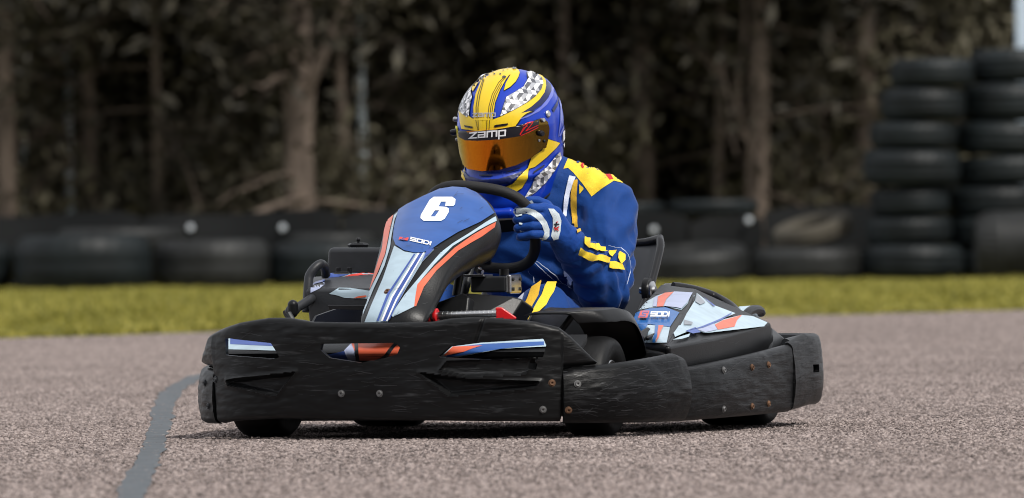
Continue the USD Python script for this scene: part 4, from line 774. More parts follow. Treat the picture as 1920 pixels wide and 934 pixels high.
stick(tp, podo, [(zp([(105, 605), (170, 540), (260, 490), (330, 465), (420, 455), (545, 470), (560, 490), (500, 560), (455, 605), (330, 575), (200, 585)]), 'sticker_pale'), (zp([(60, 720), (95, 625), (200, 592), (330, 582), (440, 625), (365, 740), (210, 718), (100, 720)]), 'sticker_cobalt'), (zp([(155, 862), (110, 780), (70, 735), (210, 725), (365, 745), (340, 865)]), 'sticker_pale'),
    (zp([(260, 580), (270, 500), (325, 470), (395, 462), (335, 520), (310, 578)]), 'sticker_orange'), (zp([(228, 580), (240, 510), (270, 492), (258, 580)]), 'sticker_lilac'), (zp([(315, 578), (345, 520), (400, 462), (545, 470), (500, 555), (455, 600), (420, 590)]), 'sticker_lilac'),
    (zp([(80, 770), (75, 730), (190, 726), (160, 790), (110, 775)]), 'sticker_cobalt'), (zp([(265, 735), (315, 735), (290, 790), (265, 865), (268, 790)]), 'sticker_orange'), (zp([(250, 735), (275, 735), (258, 865), (240, 865)]), 'sticker_cobalt'),
    (zp([(575, 480), (620, 515), (720, 580), (880, 640), (770, 690), (600, 750), (470, 800), (400, 830), (390, 800), (470, 680), (560, 540)]), 'sticker_pale'), (zp([(552, 770), (720, 705), (930, 655), (1020, 665), (1130, 712), (1100, 735), (900, 770), (640, 800)]), 'sticker_pale'), (zp([(380, 855), (440, 830), (520, 805), (510, 830), (450, 848)]), 'sticker_pale'),
    (zp([(715, 735), (780, 700), (930, 657), (890, 700), (870, 750), (740, 775)]), 'sticker_orange'), (zp([(560, 770), (700, 722), (735, 775), (640, 798)]), 'sticker_lilac'), ([zp([(575, 490), (610, 530), (640, 560), (600, 580), (560, 555)]), zp([(470, 700), (540, 720), (530, 740), (470, 740)])], 'sticker_grey'),
    ([zp([(480, 795), (620, 750), (760, 690), (850, 640), (845, 650), (770, 700), (630, 760)]), zp([(620, 515), (660, 545), (720, 590), (700, 590)]), zp([(480, 790), (560, 760), (600, 800), (540, 810)])], 'sticker_deep'),
    ([zp([(114, 686), (134, 632), (204, 632), (186, 688)])], 'sticker_red'), ([LineString(zp([(190, 645), (150, 645), (146, 660), (172, 662), (168, 678), (128, 676)])).buffer(.9)], 'sticker_cobalt'),
    ([word('SODI', (1170 + 214 / 4.245, 440 + 677 / 4.245), (8.1, .1), (1.2, -7.6), .28, .32)], 'sticker_white')])
scratches(tp, 60, (1190, 550, 1440, 650), 11, 'scratch_grey', 4, 26, (.15, .5)); scratches(tn, 40, (690, 370, 925, 600), 12, 'scratch_grey', 4, 26, (.12, .35))
kobj('pod_latch', hb([ka(1197, 628, .50), ka(1214, 618, .50), ka(1220, 622, .50), ka(1206, 636, .51)], .006), 'black_plastic', podo); kobj('pod_latch_foot', hb([ka(1214, 634, .53), ka(1234, 626, .53)], .006), 'black_plastic', podo)
kobj('pod_ridge', tube(spline(np.array([ka(1262, 537, .36), ka(1300, 543, .40), ka(1340, 556, .44), ka(1372, 575, .50), ka(1383, 590, .53)]), 16), .012, 12), 'black_gloss', podo, 60)
kobj('pod_crease', tube(spline(np.array([B + [0, -.004, .004], (B + Fp) / 2 + [.01, -.012, .006], Fp + [0, -.006, .004]]), 10), .0055, 8), 'black_plastic', podo)
kobj('pod_ridge', tube(spline(np.array([ka(1238, 548, .33), ka(1250, 538, .33), ka(1275, 538, .33), ka(1300, 545, .35)]), 10), .010, 10), 'black_gloss', podo, 60)
# rear hood of the pod and hoop behind it
hood = hb([ka(1388, 580, .46), ka(1418, 578, .46), ka(1428, 588, .48), ka(1400, 600, .48)], .008); kobj('rear_fairing', hood, 'sticker_pale'); kobj('rear_hoop', tube(spline(np.array([ka(1396, 602, .50), ka(1402, 586, .50), ka(1415, 580, .50), ka(1425, 582, .50), ka(1428, 588, .50)]), 14), .012, 10), 'grey_plastic')
# bulging rear end of the pod base
kobj('pod_tail', hb([ka(1440, 622, .64), ka(1462, 640, .63), (.62, .98, .12), (.60, .90, .12), ka(1440, 660, .66)], .014), 'black_plastic')

# right side: engine cover, tank and guard tube
def kbp(x, y, b): return kb(x, y, b)
cover = hb([kbp(583, 548, .42), kbp(700, 548, .40), kbp(589, 600, .42), kbp(700, 603, .40), kbp(583, 528, .62), kbp(700, 520, .62), kbp(592, 603, .62)], .012); cov = kobj('engine_cover', cover, 'grey_plastic', smooth=30)
step = hb([kbp(610, 520, .60), kbp(712, 520, .60), kbp(616, 540, .60), kbp(712, 540, .60), kbp(612, 517, .80), kbp(712, 517, .80)], .010); so = kobj('engine_cover_step', step, 'grey_plastic', cov); tst = Target(step); tcv = Target(cover)
ze = lambda pts: Z(pts, 530, 440, 5.495)
stick(tcv, cov, [(ze([(480, 610), (580, 550), (700, 552), (900, 580), (870, 660), (640, 652), (560, 625)]), 'sticker_pale'), (ze([(290, 525), (330, 495), (430, 465), (430, 520), (380, 560), (290, 600)]), 'sticker_lilac'), (ze([(300, 520), (340, 490), (430, 465), (435, 485), (340, 510)]), 'sticker_deep'), (ze([(735, 655), (780, 635), (860, 625), (870, 640), (800, 652)]), 'sticker_orange')])
stick(tst, so, [(ze([(440, 450), (470, 405), (560, 395), (960, 405), (945, 470), (700, 462), (520, 455)]), 'sticker_pale'), (ze([(440, 440), (465, 405), (560, 395), (780, 393), (600, 430), (520, 450)]), 'sticker_deep'), (ze([(580, 450), (700, 415), (850, 397), (965, 408), (800, 420), (680, 440)]), 'sticker_red')])
vent = [kbp(617, 574, .385), kbp(684, 574, .383), kbp(684, 602, .383), kbp(628, 602, .385)]; kobj('vent_plate', hb(vent, .003), 'black_gloss', cov)
for x, y, r in ((634, 585, .0065), (648, 585, .0065), (626, 586, .003), (661, 588, .003), (649, 600, .004)): q = kbp(x, y, .376); kobj('vent_hole', cyl(q, q + [0, .004, 0], r, 14), 'kart_rubber', cov)
for x, y, b in ((660, 548, .45), (645, 512, .66)):
    q = kbp(x, y, b); kobj('latch', cat_([rbox(q, (.042, .03, .008), .003), rbox(q + [-.016, 0, .009], (.008, .02, .012), .002), rbox(q + [.016, 0, .009], (.008, .02, .012), .002)]), 'black_gloss', cov)
for x, y in ((617, 556), (682, 556)): q = kbp(x, y, .43); kobj('cover_screw', cat_([cyl(q + [0, 0, -.004], q + [0, 0, .002], .021), cyl(q + [0, 0, .001], q + [0, 0, .005], .008)]), 'black_gloss', cov)
tank = hb([kbp(626, 474, .72), kbp(712, 474, .72), kbp(622, 515, .72), kbp(712, 515, .72), kbp(628, 474, .86), kbp(712, 474, .86), kbp(624, 515, .86)], .014); tk = kobj('fuel_tank', tank, 'grey_plastic')
q = kbp(672, 462, .78); kobj('tank_cap', lathe([(0, .010), (.024, .009), (.03, .004), (.026, -.004), (.018, -.012), (0, -.012)], 9).apply_translation(q), 'black_plastic', tk, 20); kobj('tank_vent', cat_([cyl(q, q + [0, 0, .016], .004, 10), hb([q + [0, 0, .018]], .006)]), 'black_plastic', tk)
kobj('guard_tube', tube(spline(np.array([kbp(575, 585, .42), kbp(577, 550, .43), kbp(579, 522, .44), kbp(588, 505, .45), kbp(601, 495, .47), kbp(608, 500, .52), kbp(611, 515, .56)]), 40), .0125, 12), 'grey_plastic', smooth=60)
kobj('side_tube', tube(spline(np.array([kbp(536, 590, .30), kbp(556, 578, .33), kbp(578, 564, .38), kbp(592, 556, .45)]), 16), .0125, 12), 'grey_plastic', smooth=60)
kobj('stop_disc', hb([kbp(549, 572, .28), kbp(549, 586, .28)], .014), 'black_plastic'); kobj('tube_collar', hb([kbp(546, 583, .30), kbp(552, 580, .30)], .016), 'grey_plastic')
rb = mirror(base); kobj('side_pod_base', rb, 'bumper_black', smooth=40)
kobj('engine_block', rbox((-.30, .93, .22), (.20, .24, .18), .012), 'steel')

# ------------------------------------------------------------------ the driver
PO = np.array([.03, .88, .07])                       # where the driver sits, in kart axes
person = thing('person', 'driver in blue and yellow race suit and helmet leaning over the kart wheel', 'person', k2w(PO[None])[0], KROT)
def pobj(name, mesh, m, parent=person, smooth=True):
    t = mesh.copy(); t.vertices = t.vertices - PO; return obj(name, t, m, parent, smooth)
def chain(J):                                        # J: list of (point, radius): hulls joined end to end
    return [hullballs([J[i][0], J[i + 1][0]], [J[i][1], J[i + 1][1]]) for i in range(len(J) - 1)]
def fuse(parts, edge, it=12, lam=.55):
    m = Manifold.batch_boolean(parts, __import__('manifold3d').OpType.Add).refine_to_length(edge); t = fromM(m); t.merge_vertices()
    trimesh.smoothing.filter_taubin(t, lamb=lam, nu=lam + .02, iterations=it); return t
shL, elL, wrL = (.222, .775, .592), (.262, .640, .372), (.217, .452, .513)
shR, elR, wrR = (-.155, .715, .56), (-.27, .60, .38), (-.215, .46, .525)
parts = [hullballs([(.03, .87, .20), (-.04, .88, .19), (.10, .88, .19)], [.13, .12, .12]), hullballs([(.03, .87, .20), (.03, .85, .36)], [.145, .135]), hullballs([(.03, .85, .36), (.10, .79, .52), (-.08, .75, .53)], [.135, .125, .125]),
    hullballs([(.10, .79, .52), (-.08, .75, .53), (.13, .79, .63), (-.075, .735, .625)], [.12, .12, .085, .085]), hullballs([(.13, .79, .63), (.0, .745, .70), (-.075, .735, .625)], [.082, .075, .082]), hullballs([(0.0, .745, .68), (-.01, .70, .76)], [.075, .065]), hullballs([(-.015, .69, .80), (-.015, .68, .84)], [.085, .085]),
    hullballs([(.13, .79, .63), shL], [.085, .088]), hullballs([(.09, .79, .53), shL], [.10, .085]), hullballs([(-.075, .735, .625), shR], [.082, .082])]
mid = lambda p, q, t: tuple(np.array(p) + (np.array(q) - np.array(p)) * t)
parts += chain([(shL, .088), (mid(shL, elL, .5), .080), (elL, .066), (tuple(np.array(mid(elL, wrL, .4)) + [0, 0, .008]), .060), (wrL, .039)]) + chain([(shR, .082), (elR, .064), (mid(elR, wrR, .4), .058), (wrR, .040)])
parts += chain([((.12, .84, .175), .105), ((.158, .62, .25), .090), ((.165, .425, .318), .074), ((.158, .29, .24), .066), ((.165, .06, .15), .042)]) + chain([((-.06, .84, .175), .105), ((-.10, .62, .25), .088), ((-.125, .435, .325), .072), ((-.12, .30, .24), .058), ((-.105, .06, .15), .042)])
body = fuse(parts, .0125, 14)
n_ = vnormals(body); V = body.vertices
def fold(c, d, wl, amp, ext, sharp=1.6):             # creases across the cloth round a joint: ridges along d fading with distance from c
    q = V - np.array(c); s = q @ (np.array(d) / np.linalg.norm(d)); w = np.exp(-(np.linalg.norm(q, axis=1) / ext) ** 2)
    ph = s / wl * 2 * np.pi + 3.2 * meshkit.fbm(V * 9, 3, 5) * 2
    return amp * w * (1 - np.abs(np.sin(ph / 2)) ** sharp * 2)
disp = (meshkit.fbm(V * [11, 11, 8], 4, 21) - .5) * .012 + (meshkit.fbm(V * [30, 30, 22], 3, 22) - .5) * .006
disp += fold((.235, .68, .47), (.3, -.5, .8), .055, .0075, .12) + fold(elL, (.2, .9, .35), .045, .007, .10) + fold((.24, .52, .47), (0, -.8, .6), .040, .0055, .08) + fold((.10, .70, .40), (.3, .2, .9), .06, .008, .14) + fold((.15, .60, .28), (.2, .9, -.3), .06, .007, .13) + fold((.19, .44, .31), (0, .9, -.4), .05, .0015, .08) + fold((-.28, .6, .4), (.2, .8, .4), .045, .006, .1) + fold((.20, .78, .64), (.9, .1, -.4), .05, .005, .09)
body.vertices = V + n_ * (disp * 1.3)[:, None]
body_o = pobj('body', body, 'suit_blue'); tbd = Target(body)
def patch(tg, items, parent, nm, base=.0012):
    for k, (polys, m) in enumerate(items):
        for g in separate(polys):
            t = decal(tg, g, base + .0007 * k, 4.0); cs = list(t.split(only_watertight=False)) if len(t.faces) else []; big = max([c_.area for c_ in cs], default=0)
            for c_ in cs:
                if c_.area > .12 * big: pobj(nm, c_, m, parent)
zy = lambda pts: Z(pts, 820, 100, 2.919)
za = lambda pts: Z(pts, 860, 340, 2.919)
yoke = [(690, 632), (715, 572), (765, 555), (835, 570), (905, 610), (1000, 680), (1032, 715), (965, 698), (905, 738), (845, 785), (800, 720), (745, 655), (716, 628)]
patch(tbd, [(zy(yoke), 'suit_yellow'), (zy([(782, 562), (830, 568), (872, 592), (935, 640), (962, 690), (942, 694), (905, 645), (850, 600), (800, 580)]), 'suit_red'), (zy([(778, 718), (800, 735), (802, 745), (780, 772)]), 'suit_yellow'),
    ([LineString(zy([(765, 600), (785, 590), (800, 600)])).buffer(1.6), LineString(zy([(805, 600), (835, 600)])).buffer(1.3), LineString(zy([(815, 592), (842, 612)])).buffer(1.2)], 'suit_blue'), ([LineString(zy([(790, 578), (806, 585), (800, 605), (788, 615), (796, 628)])).buffer(1.8)], 'suit_red'),
    (zy([(722, 672), (757, 680), (730, 760), (712, 840), (704, 905), (684, 905), (692, 820), (705, 740)]), 'suit_white'), (zy([(760, 692), (772, 700), (768, 790), (768, 860), (772, 934), (738, 934), (736, 860), (744, 770)]), 'suit_gold'),
    (za([(628, 0), (655, 0), (648, 80), (648, 180), (664, 280), (640, 285), (620, 180), (618, 80)]), 'suit_gold'), (za([(600, 0), (632, 0), (605, 90), (590, 200), (570, 200), (578, 90)]), 'suit_white'),
    (za([(680, 308), (714, 322), (708, 340), (745, 352), (762, 350), (772, 368), (795, 368), (802, 388), (775, 392), (700, 362), (680, 342)]), 'suit_yellow'), (za([(660, 362), (700, 388), (750, 405), (800, 412), (818, 424), (816, 450), (760, 436), (700, 428), (648, 392)]), 'suit_yellow'), (za([(818, 442), (860, 450), (888, 456), (898, 488), (860, 486), (816, 474)]), 'suit_yellow'),
    (za([(820, 388), (858, 378), (854, 400), (838, 428), (806, 412)]), 'suit_yellow'), (za([(880, 392), (902, 410), (898, 440), (884, 458), (868, 432)]), 'suit_yellow'),
    (za([(325, 668), (370, 625), (356, 680), (340, 730), (315, 756)]), 'suit_white'), (za([(408, 595), (455, 563), (436, 640), (400, 705), (350, 772), (318, 772), (360, 710)]), 'suit_gold'), (za([(488, 552), (536, 553), (510, 620), (470, 690), (425, 735), (385, 778), (362, 778), (402, 725), (450, 640)]), 'suit_yellow'),
    (za([(590, 470), (634, 520), (632, 560), (600, 548)]), 'suit_white'), (zo([(1138, 235), (1200, 205), (1205, 225), (1145, 262)]), 'suit_gold'),
    ([LineString(za(p)).buffer(.35) for p in ([(410, 440), (480, 490), (560, 540), (640, 580)], [(420, 432), (490, 482), (570, 532), (650, 570)], [(820, 350), (880, 372), (910, 410), (915, 470), (905, 560)], [(392, 470), (408, 510), (412, 560)])], 'suit_white')], body_o, 'suit_panel')
# boots
for s, x in ((1, .150), (-1, -.09)):
    foot = hb([(x, .055, .135), (x, .02, .10)], .042); sole = [(x, -.01, .085), (x, -.055, .29), (x - .02, -.05, .27), (x + .02, -.05, .27)]; bt_ = hb([(x, .05, .10), (x, .03, .15), (x - .015, -.03, .275), (x + .015, -.03, .275)], [.038, .045, .034, .034]); b_ = pobj('boot', bt_, 'suit_black')
    so_ = hb([(x, -.005, .085), (x, -.062, .278), (x - .022, -.058, .265), (x + .022, -.058, .265), (x - .012, -.01, .09), (x + .012, -.01, .09)], .016); pobj('sole', so_, 'shoe_grey', b_)
# gloves: a palm, four curled fingers and a thumb round the rim
def glove(side):
    c = SC + (np.array([.146, -.008, .010]) if side > 0 else np.array([-.146, -.02, .005])); W = np.array(wrL if side > 0 else wrR)
    X, Yb, Zu = np.array([side * .94, -.05, 0.0]), np.array([.12 * side, 1.0, 0]), np.array([0, 0, 1.0])
    def q(x, f, z): return tuple(c + X * x - Yb * f + Zu * z)
    P = []
    for k in range(4):
        z = .036 - .0225 * k; r = (.0118, .0124, .0120, .0108)[k]; e = (.0, .003, .001, -.006)[k]; dz = .004 * (1.5 - k) * -1
        J = [(q(.040, .010, z + .002), r + .003), (q(.018, .036, z + .002), r + .0015), (q(-.024 - e, .036, z - .003), r), (q(-.041 - e, .008, z - .006), r - .001), (q(-.026, -.018, z - .008), r - .002)]
        P.append(chain(J))
    palm = [hullballs([q(.040, .008, .038), q(.042, .008, -.034), q(.062, -.012, .024), q(.066, -.014, -.036)], [.016, .015, .020, .019]), hullballs([q(.060, -.012, .018), q(.064, -.012, -.034), tuple(W)], [.022, .021, .037]), hullballs([tuple(W), tuple(W + (np.array(elL if side > 0 else elR) - W) * .16)], [.041, .047])]
    th = chain([(q(.052, -.022, .020), .017), (q(.026, -.034, .046), .0145), (q(.002, -.026, .058), .0125), (q(-.016, -.008, .060), .011)])
    allp = [m for f in P for m in f] + palm + th
    t = fuse(allp, .0038, 7, .5); nn = vnormals(t); t.vertices += nn * ((meshkit.fbm(t.vertices * 45, 3, 4) - .5) * .004)[:, None]; return t
gl = glove(1); gl_o = pobj('glove', gl, 'glove_blue'); tgl = Target(gl); gr_ = glove(-1); pobj('glove', gr_, 'glove_blue')
def g6(pts): return Z(pts, 850, 260, 5.495)
patch(tgl, [(za([(268, 178), (285, 158), (330, 146), (380, 146), (420, 158), (455, 185), (482, 222), (497, 262), (496, 300), (480, 318), (440, 328), (400, 318), (420, 312), (462, 308), (470, 280), (455, 240), (430, 208), (395, 184), (350, 174), (300, 176)]), 'glove_pale'),
    (za([(490, 150), (520, 152), (548, 178), (560, 215), (556, 270), (545, 315), (520, 322), (505, 300), (515, 250), (515, 200)]), 'glove_pale'), (za([(330, 122), (400, 104), (410, 118), (350, 132)]), 'glove_pale'),
    ([za([(305, 184), (350, 180), (350, 190), (320, 196)]), za([(332, 230), (352, 232), (350, 240), (334, 238)]), za([(335, 266), (358, 270), (356, 280), (338, 276)])], 'glove_pale'),
    ([LineString(za([(524, 236), (545, 236)])).buffer(1.1), LineString(za([(534, 226), (532, 248)])).buffer(1.1)], 'suit_black'), ([LineString(za([(524, 252), (530, 266)])).buffer(1.2), LineString(za([(544, 250), (532, 258), (542, 268)])).buffer(1.1), Polygon(za([(534, 220), (541, 220), (541, 226), (534, 226)]))], 'suit_red')], gl_o, 'glove_panel', .0010)

# helmet, in its own axes (x to the wearer's left, y back, z up), then set on the head
HC = np.array([-.018, .685, .792]); HY, HP, HRo = math.radians(-6.5), math.radians(17), math.radians(1.5)
def rotm(ax, a): return trimesh.transformations.rotation_matrix(a, ax)[:3, :3]
HR = rotm([0, 0, 1], HY) @ rotm([0, 1, 0], HRo) @ rotm([1, 0, 0], HP)
def hw(v): return np.asarray(v) @ HR.T + HC
def wh(v): return (np.asarray(v) - HC) @ HR
ico = trimesh.creation.icosphere(5); D = ico.vertices
def ell(c, r):
    d = D * np.array(r); return d + np.array(c)
crown = ell((0, .012, .028), (.137, .166, .145)); jaw = []
for a in np.linspace(0, 2 * np.pi, 72, endpoint=False):
    sx, cy = math.sin(a), -math.cos(a)               # a = 0 in front
    fr = max(0, -cy); ex = .124 + .002 * fr; ey = .158 if cy < 0 else .140
    for z, k in ((-.02, 1.06), (-.07, 1.03), (-.115, .99), (-.15 - .028 * max(0, cy * -1) + .012 * max(0, cy), .90)):
        jaw.append((sx * ex * k, cy * ey * k - (.016 * fr ** 3 if z < -.06 else 0) + .01, z))
hm = Manifold.hull_points(np.vstack([crown, jaw]).astype(np.float64)); hm = hm.refine_to_length(.0075); ht = fromM(hm); ht.merge_vertices(); trimesh.smoothing.filter_taubin(ht, lamb=.5, nu=.52, iterations=10)
hv = ht.vertices; hn = vnormals(ht); az = np.arctan2(hv[:, 0], -hv[:, 1]); el = hv[:, 2]
# brow and chin ledges, recessed eye port, side scoop, rear ridge
hs_ = ht.copy(); hs_.vertices = hw(hs_.vertices); th0 = Target(hs_)
f = np.exp(-(az / 1.25) ** 4); ledge = .010 * np.exp(-((el + .088 - .012 * np.cos(az * 1.3)) / .012) ** 2) * f - .006 * ((el < .028) & (el > -.075)) * np.exp(-(az / 1.35) ** 8)
chin = .008 * np.exp(-((el + .15) / .02) ** 2) * f; rid = .006 * np.exp(-((np.abs(hv[:, 0]) - .075 - .15 * (hv[:, 1] + .02) * 0) / .012) ** 2) * (hv[:, 1] > .02) * (el > -.02)
scoop = -.005 * np.exp(-((np.abs(az) - 1.7) / .12) ** 2) * np.exp(-((el - .0) / .05) ** 2)
ht.vertices = hv + hn * (ledge + chin + rid + scoop)[:, None]
hl_ = ht.copy(); ht.vertices = hw(ht.vertices)
helmet = UsdGeom.Xform.Define(stage, str(person.GetPath()) + '/helmet').GetPrim()
pobj('shell', ht, 'helmet_blue', helmet); thm = Target(ht)
def both(t):                                          # the same marking on the far side of the helmet
    v = wh(t.vertices) * [-1, 1, 1]; m = trimesh.Trimesh(hw(v), t.faces[:, ::-1], process=False); return m
hk = [0]
def hpatch(polys, m, mirrored=True, nm='paint_panel', cell=4.0, grow=0):
    hk[0] += 1
    for g in separate(polys):
        t = decal(thm, g, .0009 + .00022 * hk[0], cell, grow)
        if len(t.faces):
            pobj(nm, t, m, helmet)
            if mirrored: pobj(nm, both(t), m, helmet)
h5 = lambda pts: Z(pts, 850, 120, 5.495)
h6 = lambda pts: Z(pts, 850, 260, 5.495)
crownY = h5([(215, 582), (213, 450), (235, 315), (290, 178), (265, 190), (208, 285), (196, 270), (203, 225), (250, 165), (340, 100), (420, 62), (520, 46), (620, 44), (668, 65), (682, 95), (668, 140), (640, 188), (585, 242), (522, 278), (540, 205), (590, 115), (575, 122), (540, 168), (482, 272), (432, 400), (405, 578)])
browY = h5([(62, 480), (85, 512), (140, 550), (215, 582), (405, 576), (500, 540), (640, 470), (760, 402), (840, 340), (900, 268), (917, 205), (905, 150), (865, 105), (905, 118), (945, 170), (950, 230), (935, 295), (880, 372), (800, 442), (690, 512), (665, 562), (640, 640), (450, 672), (250, 692), (90, 668), (75, 600)])
triR = h5([(485, 540), (512, 450), (548, 345), (625, 300), (722, 240), (766, 160), (758, 88), (800, 84), (862, 110), (905, 152), (917, 205), (900, 266), (840, 336), (752, 400), (640, 466), (500, 534)])
triL = h5([(66, 440), (85, 330), (130, 252), (172, 214), (158, 244), (150, 310), (160, 400), (156, 552), (100, 516), (70, 478)])
lowW = h6([(730, 602), (800, 480), (832, 398), (952, 300), (1050, 172), (1090, 138), (1104, 200), (1040, 322), (950, 442), (850, 542), (762, 606)])
lowY = h6([(970, 4), (1090, 45), (1052, 92), (950, 192), (830, 292), (770, 312), (762, 402), (702, 505), (632, 552), (536, 492), (600, 462), (690, 382), (760, 305), (800, 190), (905, 120)])
navy = h5([(948, 165), (1000, 215), (1010, 270), (960, 370), (900, 430), (820, 480), (700, 515), (800, 445), (880, 375), (937, 295), (952, 230)])
lil = [h5([(1005, 225), (1030, 250), (1020, 330), (960, 420), (880, 490), (760, 550), (680, 575), (690, 562), (800, 515), (900, 440), (975, 350), (1005, 280)]), h5([(1075, 340), (1085, 340), (1110, 430), (1115, 560), (1085, 730), (1075, 760), (1095, 590), (1098, 450)]), h5([(1085, 740), (1130, 640), (1165, 590), (1150, 640), (1100, 740)])]
blk = h5([(1010, 470), (1060, 390), (1078, 350), (1070, 430), (1030, 500)])
purpl = [h6([(1120, 0), (1145, 0), (1140, 60), (1110, 120), (1100, 90)])]
hpatch(browY, 'helmet_black', grow=1.0); hpatch([crownY], 'helmet_black', False, grow=.9); hpatch([triR], 'helmet_black', grow=1.0)
hpatch(navy, 'helmet_navy'); hpatch(lil, 'helmet_lilac'); hpatch(blk, 'helmet_navy')
hpatch(browY, 'helmet_yellow'); hpatch(crownY, 'helmet_yellow', False)
hpatch([lowY], 'helmet_black', grow=.9); hpatch([lowW], 'helmet_dark'); hpatch(lowY, 'helmet_yellow')
hpatch(triL, 'helmet_dark', False)
def tri_pattern(poly, s, ang):                        # facets of a three-tone triangle mosaic
    g = Polygon(poly).buffer(0); cx, cy = g.centroid.coords[0]; A, Bc, Cc = [], [], []; u = np.array([math.cos(ang), math.sin(ang)]) * s; v = np.array([math.cos(ang + 1.047), math.sin(ang + 1.047)]) * s
    for i in range(-16, 17):
        for j in range(-16, 17):
            o = np.array([cx, cy]) + u * i + v * j; m1 = o + (u + v) / 3; m2 = o + (u + v) * 2 / 3
            for tri, L in (((o, o + u, o + v), (A, Bc, Cc)[(i + j) % 3]), ((o + u, o + u + v, o + v), (Bc, Cc, A)[(i + 2 * j) % 3])):
                p = Polygon(tri).buffer(-.03).intersection(g)
                if p.area > .15 and p.geom_type == 'Polygon': L.append(p)
    return A, Bc, Cc
for poly, s, an, mir in ((triR, 8.2, .12, True), (triL, 6.6, .1, False), (lowW, 7.6, -.45, True)):
    A_, B_, C_ = tri_pattern(poly, s, an)
    hpatch(A_, 'helmet_silver', mir, cell=8); hk[0] -= 1; hpatch(B_, 'helmet_white', mir, cell=8); hk[0] -= 1; hpatch(C_, 'helmet_grey', mir, cell=8); hk[0] -= 1
st_ = []
for p in ([(245, 560), (243, 450), (262, 320), (310, 175)], [(262, 560), (262, 450), (282, 320), (322, 170)], [(360, 560), (372, 440), (405, 320), (470, 200), (510, 160)], [(378, 560), (392, 440), (425, 320), (488, 205), (525, 165)], [(395, 560), (410, 440), (440, 330), (500, 215)]): st_.append(LineString(h5(p)).buffer(.55))
for p in ([(240, 580), (250, 640), (262, 682)], [(262, 580), (268, 680)], [(352, 580), (348, 680)], [(380, 580), (372, 678)]): st_.append(LineString(h5(p)).buffer(.45))
hpatch(st_, 'helmet_black', False)
hpatch([word('zamp', (888.5, 219.5), (7.0, -.1), (.3, -6.2), .24, .42)], 'helmet_silver', False)
hpatch([h5([(122, 630), (208, 645), (212, 664), (190, 664), (130, 650)]), h5([(422, 636), (440, 628), (560, 612), (565, 624), (540, 636), (425, 654)])], 'helmet_black', False)
hpatch([h5([(1115, 700), (1165, 640), (1165, 700), (1120, 800)])] + [h5([(1120, 830), (1160, 760), (1160, 800), (1130, 860)])], 'helmet_white')
# chin: dark vents and gradient flank of the ledge
hpatch([h6([(275, 376), (405, 374), (405, 388), (278, 388)]), h6([(540, 345), (680, 295), (684, 306), (545, 356)]), h6([(815, 350), (925, 270), (930, 285), (820, 362)])], 'helmet_black', False)
hpatch([h6([(110, 330), (170, 395), (300, 425), (460, 420), (640, 372), (740, 318), (690, 370), (560, 460), (430, 460), (200, 460), (150, 440)])], 'helmet_navy', False)
hpatch([h6([(80, 190), (95, 330), (150, 440), (120, 420), (90, 330)])], 'helmet_yellow', False)
# visor: a curved mirror sheet with real thickness, standing off the eye port
def shellpart(poly, m, off, th, nm, grow=0):
    a = decal(thm, poly, off + th, 3.0, grow); b = decal(thm, poly, off, 3.0, grow)
    if len(a.faces) == 0: return None
    b.faces = b.faces[:, ::-1]; return pobj(nm, cat_([a, b]) if False else a, m, helmet)
vis = h5([(42, 636), (62, 688), (250, 694), (450, 674), (640, 642), (820, 591), (905, 556), (958, 600), (975, 668), (962, 770), (940, 860)]) + h6([(900, 100), (835, 160), (800, 190), (640, 270), (460, 322), (300, 332), (165, 308), (120, 262), (85, 150), (66, 20)])
visor_t = decal(th0, vis, .0060, 3.0)
vl = visor_t.copy(); vo = UsdGeom.Xform.Define(stage, str(helmet.GetPath()) + '/visor')
nrm = vnormals(visor_t); b2 = trimesh.Trimesh(visor_t.vertices - nrm * .0055, visor_t.faces[:, ::-1], process=False)
edges = visor_t.edges_sorted; eu, ec = np.unique(edges, axis=0, return_counts=True); bd = eu[ec == 1]; nv = len(visor_t.vertices)
ef = visor_t.edges[np.isin(edges[:, 0].astype(np.int64) * nv + edges[:, 1], bd[:, 0].astype(np.int64) * nv + bd[:, 1])]
sides = np.array([[y, x, x + nv] for x, y in ef] + [[y, x + nv, y + nv] for x, y in ef])
vfull = trimesh.Trimesh(np.vstack([visor_t.vertices, b2.vertices]), np.vstack([visor_t.faces, b2.faces + nv, sides]), process=False)
stage.RemovePrim(str(helmet.GetPath()) + '/visor')
pv = vfull.copy(); pv.vertices = wh(pv.vertices)
vx = UsdGeom.Xform.Define(stage, str(helmet.GetPath()) + '/visor'); RT = np.eye(4); RT[:3, :3] = HR.T; RT[3, :3] = HC - PO; vx.AddTransformOp().Set(Gf.Matrix4d(*RT.ravel().tolist()))
usdkit.mesh(stage, str(vx.GetPath()) + '/mirror_sheet', pv, mat('visor_mirror'), 40)
strip = h5([(42, 640), (62, 690), (250, 695), (450, 675), (640, 643), (820, 592), (885, 560), (880, 610), (868, 662), (700, 742), (470, 778), (250, 792), (122, 786), (58, 752)])
tv = Target(trimesh.Trimesh(vfull.vertices, vfull.faces, process=False)); both_t = tv
def vpatch(polys, m, k, nm='visor_strip'):
    t = decal(both_t, polys, .0008 + .0004 * k, 3.0)
    if len(t.faces): pobj(nm, t, m, helmet)
vpatch([strip], 'helmet_black', 0); vpatch([word('zamp', (881.5, 259), (11.5, -.9), (.4, -9.5), .26, .40)], 'helmet_white', 1, 'lettering')
vpatch([LineString(h5(p)).buffer(.55) for p in ([(715, 640), (760, 612), (820, 597), (790, 640), (745, 690), (870, 632)], [(685, 722), (720, 660), (760, 640)], [(685, 725), (700, 735), (780, 700), (870, 655)], [(690, 722), (760, 625)])], 'helmet_red', 2, 'lettering')
tv2 = Target(cat_([ht, vfull]))
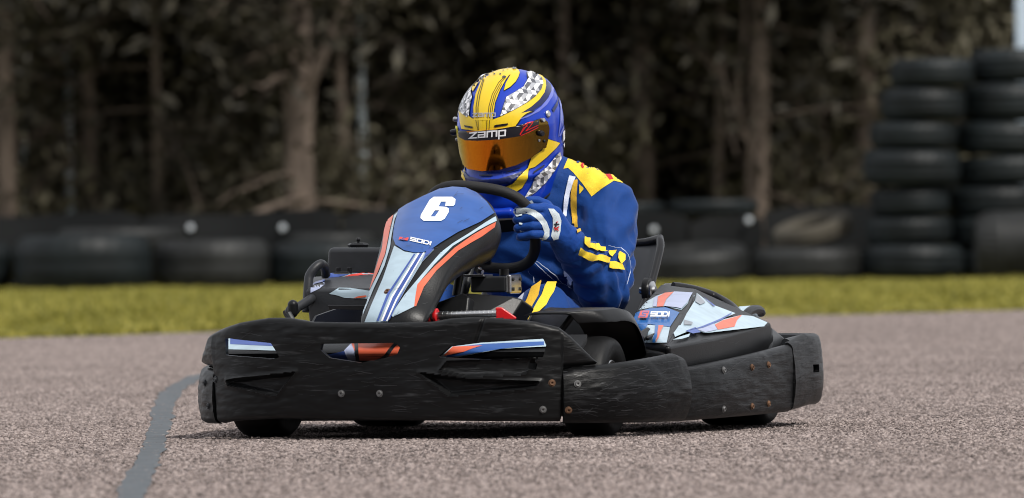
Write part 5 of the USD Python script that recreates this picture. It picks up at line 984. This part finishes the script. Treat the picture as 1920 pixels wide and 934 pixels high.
def knob_at(px, py, r, h, m, nm='visor_screw'):
    P_, N_, ok_ = tv2.hit([(px, py)])
    if ok_[0]:
        n = N_[0]; t = lathe([(0, h), (r * .7, h), (r, h * .6), (r, -.004), (0, -.004)], 18); x = np.cross(n, [.2, .1, 1.]); x /= np.linalg.norm(x); y = np.cross(n, x); t.vertices = t.vertices @ np.array([x, y, n]) + P_[0]; o = pobj(nm, t, m, helmet, 35)
        v = both(t); pobj(nm, v, m, helmet, 35)
knob_at(850 + 968 / 5.495, 120 + 515 / 5.495, .0095, .006, 'steel'); knob_at(850 + 918 / 5.495, 120 + 580 / 5.495, .0065, .007, 'steel'); knob_at(850 + 890 / 5.495, 120 + 712 / 5.495, .0085, .014, 'helmet_black'); knob_at(850 + 882 / 5.495, 120 + 788 / 5.495, .0040, .003, 'steel'); knob_at(850 + 935 / 5.495, 120 + 795 / 5.495, .0042, .004, 'helmet_black'); knob_at(850 + 770 / 5.495, 260 + 322 / 5.495, .0042, .003, 'helmet_black')
for x, y in ((300, 158), (525, 148), (628, 55)): knob_at(850 + x / 5.495, 120 + y / 5.495, .0045, .003, 'helmet_black', 'vent_plug') if False else None
hpatch([Polygon(h5([(x + r * math.cos(a), y + r * .6 * math.sin(a)) for a in np.linspace(0, 6.28, 14)])) for x, y, r in ((300, 158, 20), (525, 148, 20), (628, 55, 20), (370, 124, 10), (428, 118, 10), (487, 118, 10), (410, 90, 8), (517, 82, 8), (432, 58, 9), (560, 60, 8))], 'helmet_dark', False)
# black rubber trim round the neck opening and the chin skirt
low = []
for a in np.linspace(0, 2 * np.pi, 73)[:-1]:
    d = np.array([math.sin(a), -math.cos(a)]); m_ = (hl_.vertices[:, 2] < -.10); pr = hl_.vertices[m_][:, :2] @ d; sel = hl_.vertices[m_][pr > pr.max() - .02]; k = sel[sel[:, 2].argmin()]; low.append(np.array([k[0], k[1], k[2] + .002]))
low = np.array(low)
for _ in range(3): low = (np.roll(low, 1, 0) + low + np.roll(low, -1, 0)) / 3
pobj('neck_trim', tube(hw(low), .006, 8, True), 'grip_black', helmet)
ch = hb(hw([(.0, -.160, -.170), (.045, -.145, -.172), (-.045, -.145, -.172), (.0, -.135, -.205), (.045, -.11, -.205), (-.045, -.11, -.205)]), .014); cho = pobj('chin_skirt', ch, 'helmet_blue', helmet, 40)
# high collar
pobj('collar', tube([(-.005 + .088 * math.cos(a), .745 + .080 * math.sin(a), .712 + .014 * math.sin(a)) for a in np.linspace(0, 2 * np.pi, 41)[:-1]], .020, 10, True), 'suit_navy', body_o)
